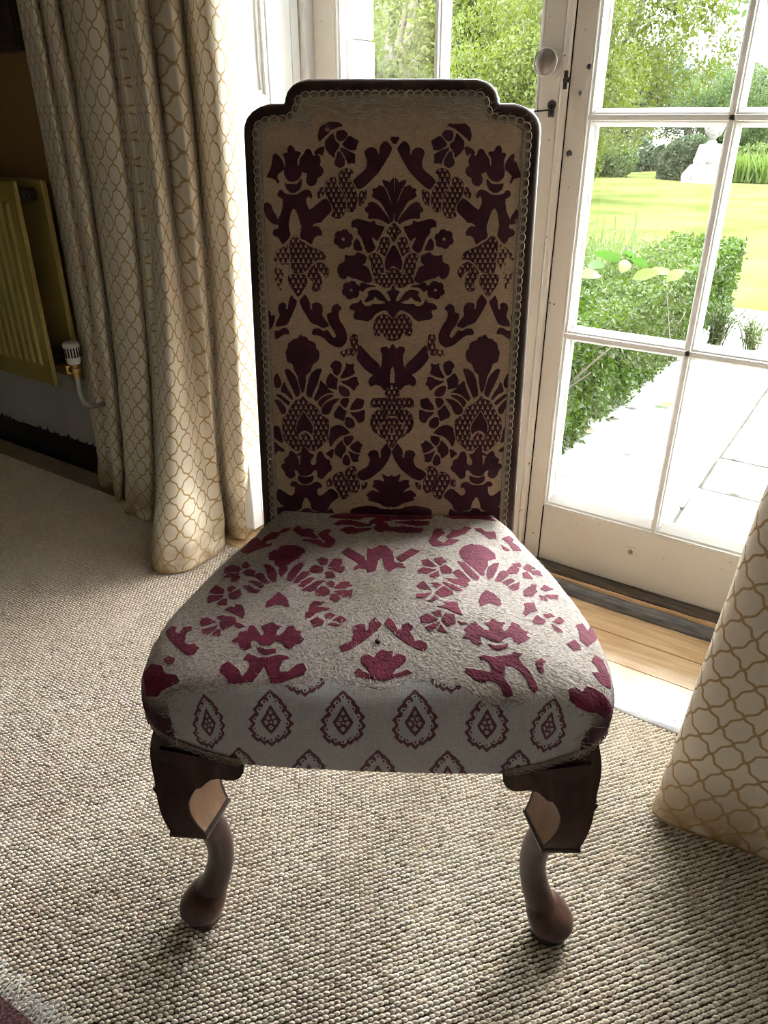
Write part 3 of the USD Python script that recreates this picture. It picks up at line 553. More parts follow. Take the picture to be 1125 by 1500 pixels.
# flagged terrace
tr = thing('terrace', 'pale stone flag terrace outside the french doors', 'paving')
obj('bedding', bx((-2.6, 1.79, GZ - .044), (1.9, 6.2, GZ - .018), 0), 'mortar', tr)
def flag(x0, x1, y0, y1, k):
    g = .006
    c = np.array([(x0 + g, y0 + g), (x1 - g, y0 + g), (x1 - g, y1 - g), (x0 + g, y1 - g)]) + rg_.normal(0, .004, (4, 2))
    h = GZ + rg_.normal(-.002, .002)
    p = Polygon(c).buffer(-.012).buffer(.012)
    top = Polygon(p.exterior).buffer(-.006)
    pts = [(x, y, GZ - .03) for x, y in p.exterior.coords[:-1]] + [(x, y, h - .005) for x, y in p.exterior.coords[:-1]] + [(x, y, h) for x, y in top.exterior.coords[:-1]]
    obj('flagstone', hull(pts), f'flagstone_{k % 3}', tr)
k = 0
for ys, xs in (([1.93, 2.62, 3.18, 3.95, 4.62, 5.4, 6.18], [-2.5, -1.62, -.45]), ([1.93, 2.25, 2.83, 3.18, 3.75, 4.5, 5.3, 6.18], [-.45, .42, 1.1, 1.85])):
    for y0, y1 in zip(ys[:-1], ys[1:]):
        for x0, x1 in zip(xs[:-1], xs[1:]):
            if x1 <= -1.6 and y0 > 2.7: continue
            flag(x0, x1, y0, y1, k); k += 1
obj('door_step', bx((-1.34, 1.785, -.3), (.05, 1.925, -.10), .012), 'flagstone_1', label='worn stone step under the french doors', category='step')
# white stone return of the house, left of the doors
rt = thing('return_wall', 'white painted stone return wall seen through the left door pane', 'wall')
obj('core', bx((-2.3, 1.79, GZ), (-1.768, 2.545, 3.05), 0), 'mortar', rt)
z = GZ; row = 0
while z < 3.0:
    h = .165
    ys = [1.79, 2.20, 2.552] if row % 2 else [1.79, 2.03, 2.38, 2.552]
    for a, b in zip(ys[:-1], ys[1:]):
        obj('stone', bx((-1.80, a + .003, z + .003), (-1.75 + rg_.normal(0, .002), b - .003, z + h - .003), .006), 'white_stone', rt)
    z += h; row += 1

def leaf_quads(P, size, rnd, aspect=.55, flat=0.0):
    """one bent two-triangle leaf at each point, turned at random (flat: 1 keeps them level)"""
    n = len(P); a = rnd.normal(size=(n, 3)); a[:, 2] *= (1 - flat * .8); a /= np.linalg.norm(a, axis=1, keepdims=True)
    b = rnd.normal(size=(n, 3)); b[:, 2] *= (1 - flat); b -= a * (a * b).sum(1, keepdims=True); b /= np.linalg.norm(b, axis=1, keepdims=True)
    c = np.cross(a, b); s = (size * rnd.uniform(.65, 1.3, n))[:, None]
    v = np.stack([P - a * s * .5, P + b * s * aspect * .5 + c * s * .06, P + a * s * .5, P - b * s * aspect * .5 + c * s * .06], 1).reshape(-1, 3)
    i = np.arange(n)[:, None] * 4
    return TM(v, np.vstack([i + [0, 1, 2], i + [0, 2, 3]]))
def blobs(rnd, centres, radii, n):
    w = radii ** 2 / (radii ** 2).sum(); k = rnd.choice(len(radii), n, p=w)
    d = rnd.normal(size=(n, 3)); d /= np.linalg.norm(d, axis=1, keepdims=True)
    return centres[k] + d * (radii[k] * rnd.uniform(.55, 1.05, n) ** .6)[:, None]
def tree(name, mat_, seed, R, zc, H, nl, leaf_size, label, loc, group=None, squash=.8, nb=26, trunk=.16):
    """crown of many small clusters of separate leaves on forked branches"""
    rnd = np.random.default_rng(seed)
    t = thing(name, label, 'tree', group, loc=loc, rotz=rnd.uniform(0, 6))
    d = rnd.normal(size=(nb, 3)); d /= np.linalg.norm(d, axis=1, keepdims=True)
    cen = d * (R * rnd.uniform(.25, .85, nb) ** .7)[:, None] * [1, 1, squash] + [0, 0, zc]
    rad_ = R * rnd.uniform(.20, .36, nb)
    tr_ = [tube([(0, 0, -.1), (.03, .02, zc * .4), (0, .05, zc)], [trunk, trunk * .8, trunk * .4], 10)]
    obj('trunk', tr_, 'bark', t, smooth=True)
    br = [tube([(0, .03, zc * rnd.uniform(.35, .8)), c * [.5, .5, 1] * [1, 1, .93], c], [trunk * .35, trunk * .2, trunk * .06], 6) for c in cen]
    obj('branches', br, 'bark', t, smooth=True)
    obj('foliage', leaf_quads(blobs(rnd, cen, rad_, nl), leaf_size, rnd), mat_, t, kind='stuff')
    return t
def at(u, D):
    r = ray(u, 172); h = r[:2] / np.linalg.norm(r[:2]); return np.array([h[0] * D, h[1] * D, GZ])
G = 'garden trees'
t1 = tree('broad_tree', 'leaf_yellow', 1, 2.4, 2.3, 6, 34000, .085, 'yellow-green leafy tree seen through the left pane of the left door', at(572, 13.5))
t2 = tree('broad_tree', 'leaf_mid', 2, 2.4, 2.4, 6, 30000, .095, 'mid green tree behind the glazing bar of the left door', at(680, 20))
copy_of(t1, 'broad_tree', at(765, 10.0), 2.0, (.6, .6, .66), label='yellow-green leafy tree beside the door knob in the right pane of the left door')
t4 = tree('broad_tree', 'leaf_yellow', 4, 2.5, 3.0, 6, 36000, .085, 'tall yellow-green tree in the top pane of the right door', at(858, 15))
t5 = tree('dark_tree', 'leaf_dark', 5, 2.8, 2.6, 5, 26000, .11, 'dark green tree standing furthest behind the yellow-green trees', at(700, 25.5))
copy_of(t2, 'broad_tree', at(1075, 22.5), 1.0, (.6, .6, .62), label='low green tree under the sky gap beside the right glazing bar')
copy_of(t5, 'dark_tree', at(885, 26), 2.2, (.8, .8, .8), label='dark tree low behind the lawn at the left edge of the right door glass')
copy_of(t5, 'dark_tree', at(1010, 34), .4, (1.1, 1.1, .8), label='dark tree behind the topiary bush and the stone urn')
copy_of(t5, 'dark_tree', at(1135, 27), 3.4, (.8, .8, .75), label='dark tree over the tall grass at the right edge of the picture')
copy_of(t2, 'broad_tree', at(580, 34), 4.4, (1.4, 1.4, 1.3), label='large green tree far behind the left pane of the left door')
# hanging sprays against the sky, top right
rnd = np.random.default_rng(31)
sp = thing('overhanging_branch', 'leafy branch ends hanging against the white sky at the top right', 'branch', loc=at(1100, 11.0) + [0, 0, 4.2])
for k in range(5):
    o = np.array([rnd.uniform(-.9, .9), rnd.uniform(-.6, .6), rnd.uniform(-.1, .3)])
    end = o + [rnd.uniform(-.6, .3), rnd.uniform(-.3, .3), rnd.uniform(-2.0, -1.2)]
    ln = np.linspace(0, 1, 8)[:, None]; pts = o * (1 - ln) + end * ln + np.c_[.12 * np.sin(ln * 5), ln * 0, ln * 0]
    obj('twig', tube(pts, np.linspace(.02, .005, 8), 5), 'twig', sp)
    q = pts[rnd.integers(1, 8, 130)] + rnd.normal(0, .13, (130, 3))
    obj('leaves', leaf_quads(q, .12, rnd), 'leaf_mid', sp, kind='stuff')
obj('bough', tube([(-2.5, .3, 1.2), (-.8, .1, .35), (.9, 0, .3), (3.2, -.2, 1.0), (4.4, -.2, .2), (4.6, -.2, -4.4)], [.05, .05, .06, .09, .14, .2], 8), 'bark', sp, smooth=True)

def clump(name, label, category, shape_pts, mat_, size, rnd, loc, extra=None, flat=0.0, aspect=.6, group=None):
    t = thing(name, label, category, group, loc=loc)
    if extra is not None: obj('branches', extra, 'twig', t, smooth=True)
    obj('foliage', leaf_quads(shape_pts, size, rnd, aspect, flat), mat_, t, kind='stuff')
    return t
# shrubs along the far side of the lawn
for k, (u, D, R, H, m_, lb) in enumerate(((862, 21, 1.2, 1.0, 'leaf_mid', 'green shrub at the far left of the lawn, beside the door stile'), (908, 23, 1.0, .8, 'leaf_dark', 'dark low shrub left of the pale meadow gap'), (955, 24, 1.4, .55, 'leaf_dark', 'low dark hedge under the pale meadow gap'),
                                          (1108, 21, .45, .9, 'leaf_pale', 'pale feathery shrub just right of the stone urn'))):
    rnd = np.random.default_rng(40 + k); nb = 14
    cen = np.stack([rnd.uniform(-R, R, nb), rnd.uniform(-R * .5, R * .5, nb), rnd.uniform(.1, .75, nb) * H], 1)
    clump('shrub', lb, 'shrub', blobs(rnd, cen, np.full(nb, H * .36), 3500), m_, .11, rnd, at(u, D), [tube([(0, 0, -.05), c * .9], [.04, .012], 5) for c in cen])
# topiary bush
rnd = np.random.default_rng(50)
tb_ = on_z(1000, 263, GZ)
d = rnd.normal(size=(9000, 3)); d /= np.linalg.norm(d, axis=1, keepdims=True); d[:, 2] = np.abs(d[:, 2])
R_ = .62
body = np.sign(d) * np.abs(d) ** .8 * [R_ * 1.05, R_ * 1.05, R_ * 1.45] * (1 + .10 * (meshkit.fbm(d * 3, 2)[:, None] - .5)) * rnd.uniform(.9, 1.0, (9000, 1))
tp = clump('topiary_bush', 'clipped round dark green bush on the lawn beside the stone urn', 'bush', body, 'leaf_dark', .09, rnd, (tb_[0], tb_[1] + .3, GZ), [tube([(0, 0, -.05), (0, 0, .6)], [.06, .03], 6)] + [tube([(0, 0, .3), (a, b, .55)], [.03, .01], 5) for a, b in ((.3, .2), (-.3, .1), (.1, -.3))])
# stone urn on a leaning pedestal
ub = on_z(1028, 266, GZ)
ur = thing('garden_urn', 'white weathered stone urn on a stepped pedestal on the lawn', 'urn', loc=(ub[0], ub[1], GZ))
def rough(m, amp, f, seed):
    m = m.subdivide_to_size(.07); p = m.vertices; m.vertices = p + (meshkit.fbm(p * f, 3, seed)[:, None] - .5) * amp * [1, 1, .6]; return m
obj('base', rough(hull([(a, b, z_) for z_, s in ((-.03, .40), (.12, .38), (.34, .25), (.36, .22)) for a in (-s, s) for b in (-s, s)]), .10, 5, 1), 'urn_stone', ur, smooth=30)
obj('plinth', rough(hull([(a + .04, b, z_) for z_, s in ((.33, .24), (.42, .25), (.46, .20), (.66, .15), (.70, .18), (.74, .18)) for a in (-s, s) for b in (-s, s)]), .05, 7, 2), 'urn_stone', ur, smooth=30)
obj('bowl', lathe([(.0001, .73), (.12, .73), (.11, .77), (.07, .82), (.08, .86), (.15, .92), (.20, 1.02), (.215, 1.10), (.24, 1.13), (.22, 1.15), (.16, 1.15), (.10, 1.22), (.06, 1.28), (.075, 1.32), (.05, 1.38), (.0001, 1.42)], 24, (.06, 0, 0)), 'urn_stone', ur, smooth=40)
# tall grasses at the right edge of the lawn
rnd = np.random.default_rng(60)
gl = on_z(1150, 268, GZ)
tg = thing('tall_grass', 'stand of tall green grasses at the far right of the lawn', 'grass', loc=(gl[0], gl[1], GZ))
n = 2600; b0 = np.stack([rnd.uniform(-1.5, 2.2, n), rnd.uniform(-.4, .5, n), np.zeros(n)], 1); hgt = rnd.uniform(.3, .62, n); ln = rnd.normal(0, .14, (n, 2))
w_ = np.stack([np.cos(rnd.uniform(0, PI, n)), np.sin(rnd.uniform(0, PI, n)), np.zeros(n)], 1) * .022
tip = b0 + np.c_[ln, hgt]; mid = b0 + np.c_[ln * .35, hgt * .55]
v = np.stack([b0 - w_, b0 + w_, mid + w_ * .8, tip, mid - w_ * .8], 1).reshape(-1, 3); i = np.arange(n)[:, None] * 5
obj('blades', TM(v, np.vstack([i + [0, 1, 2], i + [0, 2, 4], i + [4, 2, 3]])), 'grass_blade', tg, kind='stuff')

# clipped box hedge around the bed beside the terrace
rnd = np.random.default_rng(70)
def hedge_pts(x0, x1, y0, y1, h, n, rnd):
    f = rnd.uniform(0, 1, n); side = rnd.choice(4, n, p=[.40, .36, .12, .12]); P = np.zeros((n, 3))
    X, Y, Zq = rnd.uniform(x0, x1, n), rnd.uniform(y0, y1, n), rnd.uniform(0, h, n)
    P[:, 0] = np.where(side == 0, x1, np.where(side == 3, x0, X)); P[:, 1] = np.where(side == 2, y0, Y); P[:, 2] = np.where(side == 1, h, Zq)
    bul = meshkit.fbm(P * 5, 3)[:, None] - .5
    c = np.array([(x0 + x1) / 2, 0, h * .5]); d = (P - c) * [1, 0, 1]; d /= np.maximum(np.linalg.norm(d, axis=1, keepdims=True), .05)
    return P + d * bul * .10 + rnd.normal(0, .014, (n, 3)) - d * rnd.uniform(0, .05, (n, 1))
hx0, hx1, hy0, hy1, hh = -1.46, -1.00, 2.45, 6.02, .49
hd = thing('box_hedge', 'clipped green box hedge along the left side of the flag terrace', 'hedge', loc=(0, 0, GZ))
obj('twigs', [tube([(x, y, -.02), (x + rnd.normal(0, .05), y + rnd.normal(0, .05), .25), (x + rnd.normal(0, .12), y + rnd.normal(0, .1), .44)], [.012, .008, .003], 5) for x in (-1.35, -1.22, -1.1) for y in np.arange(2.55, 6, .16)], 'twig', hd)
near = hedge_pts(hx0, hx1, hy0, 4.4, hh, 26000, rnd); far = hedge_pts(hx0, hx1, 4.4, hy1, hh, 15000, rnd)
obj('foliage', [leaf_quads(near, .026, rnd, .6), leaf_quads(far, .034, rnd, .6)], 'leaf_box', hd, kind='stuff')
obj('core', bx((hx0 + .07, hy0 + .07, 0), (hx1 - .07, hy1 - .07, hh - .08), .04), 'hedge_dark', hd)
# bed inside the hedge
bd = thing('lavender_bed', 'hazy bed of pale lavender and fine grasses inside the box hedge', 'flower bed', loc=(0, 0, GZ))
n = 2600; P = np.stack([rnd.uniform(-3.4, -1.66, n), rnd.uniform(3.4, 7.2, n), np.zeros(n)], 1); hgt = rnd.uniform(.14, .36, n) + .22 * (rnd.random(n) < .06); ln = rnd.normal(0, .09, (n, 2))
w_ = np.stack([np.cos(rnd.uniform(0, PI, n)), np.sin(rnd.uniform(0, PI, n)), np.zeros(n)], 1) * .006
tip = P + np.c_[ln, hgt]; v = np.stack([P - w_, P + w_, tip + w_, tip - w_], 1).reshape(-1, 3); i = np.arange(n)[:, None] * 4
obj('stems', TM(v, np.vstack([i + [0, 1, 2], i + [0, 2, 3]])), 'leaf_pale', bd, kind='stuff')
q = P[:, None] + np.concatenate([ln, hgt[:, None]], 1)[:, None] * rnd.uniform(.35, 1.05, (n, 4, 1)) + rnd.normal(0, .03, (n, 4, 3))
obj('flowers', leaf_quads(q.reshape(-1, 3), .045, rnd, .4), 'leaf_lavender', bd, kind='stuff')
obj('soil', bx((-3.8, 2.62, -.04), (-1.52, 8.4, .0), 0), 'soil', bd)
# a few broad-leaved shoots growing over the hedge top
sv = thing('broadleaf_shoots', 'big pale yellow-green leaves growing over the top of the box hedge', 'plant', loc=(0, 0, 0))
for k, (u, v0, s, rz, tl, mm) in enumerate(((866, 402, .16, .3, .2, 'leaf_big_pale'), (893, 376, .13, 1.9, 1.0, 'leaf_big_green'), (881, 372, .11, 2.4, 1.1, 'leaf_big_green'), (915, 388, .14, .6, .3, 'leaf_big_pale'), (922, 374, .11, 1.4, 1.0, 'leaf_big_green'), (946, 402, .14, .2, .3, 'leaf_big_pale'), (968, 398, .15, -.3, .25, 'leaf_big_pale'), (990, 402, .13, .5, .4, 'leaf_big_pale'), (872, 388, .12, -.4, .5, 'leaf_big_green'), (936, 384, .10, 2.0, 1.0, 'leaf_big_green'))):
    c = on_z(u, v0, .34)
    a = np.linspace(0, 1, 9); wd = s * .24 * np.sin(a * PI) ** .8 * (1.25 - .5 * a); cx = (a - .5) * s; sag = -.08 * s * (a - .5) ** 2 * 4
    L = np.concatenate([np.stack([cx, wd, sag + .15 * wd], 1), np.stack([cx, 0 * a, sag], 1), np.stack([cx, -wd, sag + .15 * wd], 1)])
    m = moved(TM(L, grid_faces(3, 9)), c, rz * 1.7 + YAW + .4 * math.sin(k * 2.3), .45 + tl * .5 + .25 * math.sin(k * 1.7), -tl * .6 + .2 * math.cos(k * 3.1))
    l_ = obj('leaf', m, mm, sv, smooth=True)
    obj('stalk', tube([m.vertices[9], (m.vertices[9] + [c[0], c[1], .1]) / 2, (c[0] + .02, c[1] + .02, GZ + .2)], .004, 5), 'twig', sv)
# small plants in the terrace joints
def tuft(name, label, p, h, n, mat_, seed, w=.006):
    rnd = np.random.default_rng(seed); t = thing(name, label, 'plant', loc=(p[0], p[1], GZ))
    a = rnd.uniform(0, 2 * PI, n); r_ = h * .55 * rnd.uniform(.1, 1, n); b0 = np.c_[rnd.normal(0, .02, (n, 2)), np.zeros(n)]
    st = [tube([b, b + [.4 * r * math.cos(q), .4 * r * math.sin(q), h * .5], b + [r * math.cos(q), r * math.sin(q), h * rnd.uniform(.6, 1)]], [.003, .0025, .0015], 4) for b, q, r in zip(b0, a, r_)]
    obj('stems', st, 'leaf_pale', t)
    tips = np.vstack([np.linspace(s.vertices[0], s.vertices[-1], 9)[2:] for s in st])
    obj('leaves', leaf_quads(tips + rnd.normal(0, .008, tips.shape), .028, rnd, .4), mat_, t, kind='stuff')
tuft('sage_plant', 'silvery small plant growing in a joint of the sunlit terrace', on_z(1098, 512, GZ), .20, 34, 'leaf_pale', 80)
tuft('catmint_plant', 'pale tuft of catmint at the foot of the box hedge', on_z(1046, 505, GZ), .26, 60, 'leaf_lavender', 81)
# leaves dropped on the flags
def fallen(u, v0, s, rz, m_, label):
    p = on_z(u, v0, GZ + .004); a = np.linspace(0, 1, 9); wd = s * .32 * np.sin(a * PI) ** .7; cx = (a - .5) * s; up_ = .12 * s * (a - .5) ** 2 * 4
    L = np.concatenate([np.stack([cx, wd, up_ + .25 * wd], 1), np.stack([cx, 0 * a, up_], 1), np.stack([cx, -wd, up_ + .25 * wd], 1)])
    t = thing('fallen_leaf', label, 'leaf', loc=p, rotz=rz)
    obj('blade', TM(L, grid_faces(3, 9)), m_, t, smooth=True); obj('stalk', tube([(-s * .5, 0, .12 * s), (-s * .66, .01, .004)], .0015, 5), m_, t)
fallen(973, 594, .10, .2, 'leaf_fallen_green', 'bright green fallen leaf on the terrace flags')
fallen(903, 611, .085, .8, 'leaf_fallen_brown', 'largest brown fallen leaf at the foot of the hedge')
fallen(928, 596, .07, .1, 'leaf_fallen_tan', 'tan fallen leaf by the hedge, just behind the largest brown one')
fallen(862, 633, .06, .5, 'leaf_fallen_brown', 'small brown fallen leaf at the hedge foot nearest the door')
fallen(921, 664, .055, 1.2, 'leaf_fallen_tan', 'small curled tan leaf in the middle of a terrace flag')
fallen(1076, 671, .05, 2.4, 'leaf_fallen_brown', 'thin dark leaf at the crossing of the terrace joints')
fallen(1077, 721, .06, 2.6, 'leaf_fallen_brown', 'thin dark leaf on the nearest right-hand terrace flag')

# ------------------------------------------------------------------ curtains
def spline(k, n):
    """Catmull-Rom through the knots (m, d); n samples per gap"""
    k = np.asarray(k, float); p = np.vstack([2 * k[0] - k[1], k, 2 * k[-1] - k[-2]]); out = []
    t = np.linspace(0, 1, n, endpoint=False)[:, None]
    for i in range(1, len(p) - 2):
        a, b, c, d = p[i - 1:i + 3]
        out.append(.5 * (2 * b + (c - a) * t + (2 * a - 5 * b + 4 * c - d) * t ** 2 + (3 * b - a - 3 * c + d) * t ** 3))
    return np.vstack(out + [k[-1:]])
def drape(name, label, top, bot, ztop, zref, power, seed, wmat_cols=None, hem=.05, per=7, nz=210, group=None):
    """a hanging curtain: knots of its plan at height zref and on the floor; thick cloth with its own coordinates for the printed trellis"""
    A, B = spline(top, per), spline(bot, per); m = len(A)
    t = np.linspace(0, 1, nz); z = ztop * t ** 1.35
    w = np.clip(1 - z / zref, 0, 1) ** power
    P = A[None] + (B - A)[None] * w[:, None, None]
    V = np.concatenate([P, np.broadcast_to(z[:, None, None], (nz, m, 1))], 2).copy()
    nzv = meshkit.fbm(np.stack([np.arange(m)[None] * .05 + 0 * z[:, None], z[:, None] * 9 + 0 * np.arange(m)[None], np.full((nz, m), seed)], -1), 4, seed) - .5
    amp = .005 + .030 * np.exp(-z / .14)[:, None]
    def normals(V):
        du = np.gradient(V, axis=1); dv = np.gradient(V, axis=0); N = np.cross(du, dv); return N / np.maximum(np.linalg.norm(N, axis=2, keepdims=True), 1e-9)
    V += normals(V) * (nzv * amp)[..., None]
    slump = np.exp(-z / .035)[:, None] * .012 * np.sin(np.arange(m) * .31 + seed)[None]
    V[..., 2] += np.abs(slump) * (z[:, None] < .2) + .003
    V[0, :, 2] = .0035 + .006 * meshkit.noise(np.stack([np.arange(m) * .12, np.zeros(m), np.zeros(m)], 1), seed)
    N = normals(V)
    d = np.linalg.norm(np.diff(B * .5 + A * .5, axis=0), axis=1); s = np.r_[0, np.cumsum(d)]
    st = np.stack([np.broadcast_to(s / .0485, (nz, m)), np.broadcast_to(z[:, None] / .0545, (nz, m))], -1)
    cur = thing(name, label, 'curtain', group)
    F_ = grid_faces(nz, m)[:, ::-1]; cz = V[..., 2].reshape(-1)[F_].mean(1); col = F_[:, 3] % m
    lin = np.isin(col // per, wmat_cols or [])
    hm = cz < hem
    def sub(fs, off):
        u_, inv = np.unique(fs, return_inverse=True); vv = (V + N * off).reshape(-1, 3)[u_]; return TM(vv, inv.reshape(fs.shape)), st.reshape(-1, 2)[u_]
    for nm, sel, mt in (('cloth', ~lin & ~hm, 'curtain_cloth'), ('facing', lin & ~hm, 'lining_cloth'), ('hem', hm, 'hem_stain')):
        if sel.any():
            mm, uv = sub(F_[sel], 0.0)
            o = usdkit.mesh(stage, numbered(path_of(cur), nm), mm, M[mt], True, uv=uv)
    mm, uv = sub(F_[:, ::-1], -.0022)
    obj('lining', mm, 'lining_cloth', cur, smooth=True)
    # rolled hem edge
    e = V[0] - N[0] * .0011
    obj('hem_edge', tube(e, .0024, 6), 'curtain_cloth', cur, smooth=True)
    return cur
_t = [(42, 1.335), (52, 1.305), (66, 1.275), (73, 1.318), (84, 1.28), (95, 1.285), (103, 1.335), (112, 1.295), (135, 1.262), (160, 1.272), (167, 1.312), (178, 1.285), (190, 1.305), (194, 1.27), (207, 1.218), (222, 1.245), (229, 1.305),
      (238, 1.272), (255, 1.232), (268, 1.25), (275, 1.325), (284, 1.295), (298, 1.25), (309, 1.232), (325, 1.25), (341, 1.285)]
_b = [(148, 697), (147, 706), (153, 716), (170, 718), (169, 735), (181, 738), (192, 716), (184, 751), (200, 757), (220, 764), (228, 752), (231, 788), (226, 800), (222, 836), (243, 846), (282, 838), (317, 815), (331, 796), (326, 779), (318, 770), (325, 768), (336, 784), (352, 792), (362, 790), (374, 775), (386, 764)]
drape('curtain', 'cream trellis-patterned curtain hanging behind the chair on the left, between radiator and shutter', [tuple(on_y(u, 100, y)[:2]) for u, y in _t], [tuple(on_z(u, v, 0)[:2]) for u, v in _b], 2.3, 1.15, 2.2, 3, hem=-1)
_t = [(.10, 1.20), (.03, 1.19), (-.03, 1.155), (-.045, 1.11), (-.02, 1.075), (.05, 1.085), (.10, 1.06), (.15, 1.11), (.20, 1.06), (.26, 1.13), (.32, 1.07), (.38, 1.14), (.44, 1.10)]
_b = [(.06, 1.16), (-.03, 1.135), (-.10, 1.085), (-.130, 1.020), (-.096, .992), (-.018, 1.004), (.055, 1.010), (.14, .985), (.21, 1.06), (.29, .99), (.37, 1.08), (.45, 1.0), (.54, 1.05)]
drape('curtain', 'cream trellis-patterned curtain in the right foreground, its foot stained brown', _t, _b, 2.3, 1.3, 1.25, 8, hem=-1, per=10)

# ------------------------------------------------------------------ the chair
PHI = math.radians(2.7)
CO = RT * -.014 + HF * .69
C_ANG = YAW - PHI
CR = np.array([math.cos(C_ANG), math.sin(C_ANG), 0]); CB = np.array([-math.sin(C_ANG), math.cos(C_ANG), 0])
def c_world(p): p = np.asarray(p, float); return CO + p[..., :1] * CR + p[..., 1:2] * CB + p[..., 2:] * np.array([0, 0, 1])
def to_cloth(p): return proj(c_world(p))                 # chart in which the worn pattern was measured
chair = thing('side_chair', 'tall-backed antique walnut side chair in worn crimson cut velvet', 'chair', loc=CO, rotz=C_ANG)

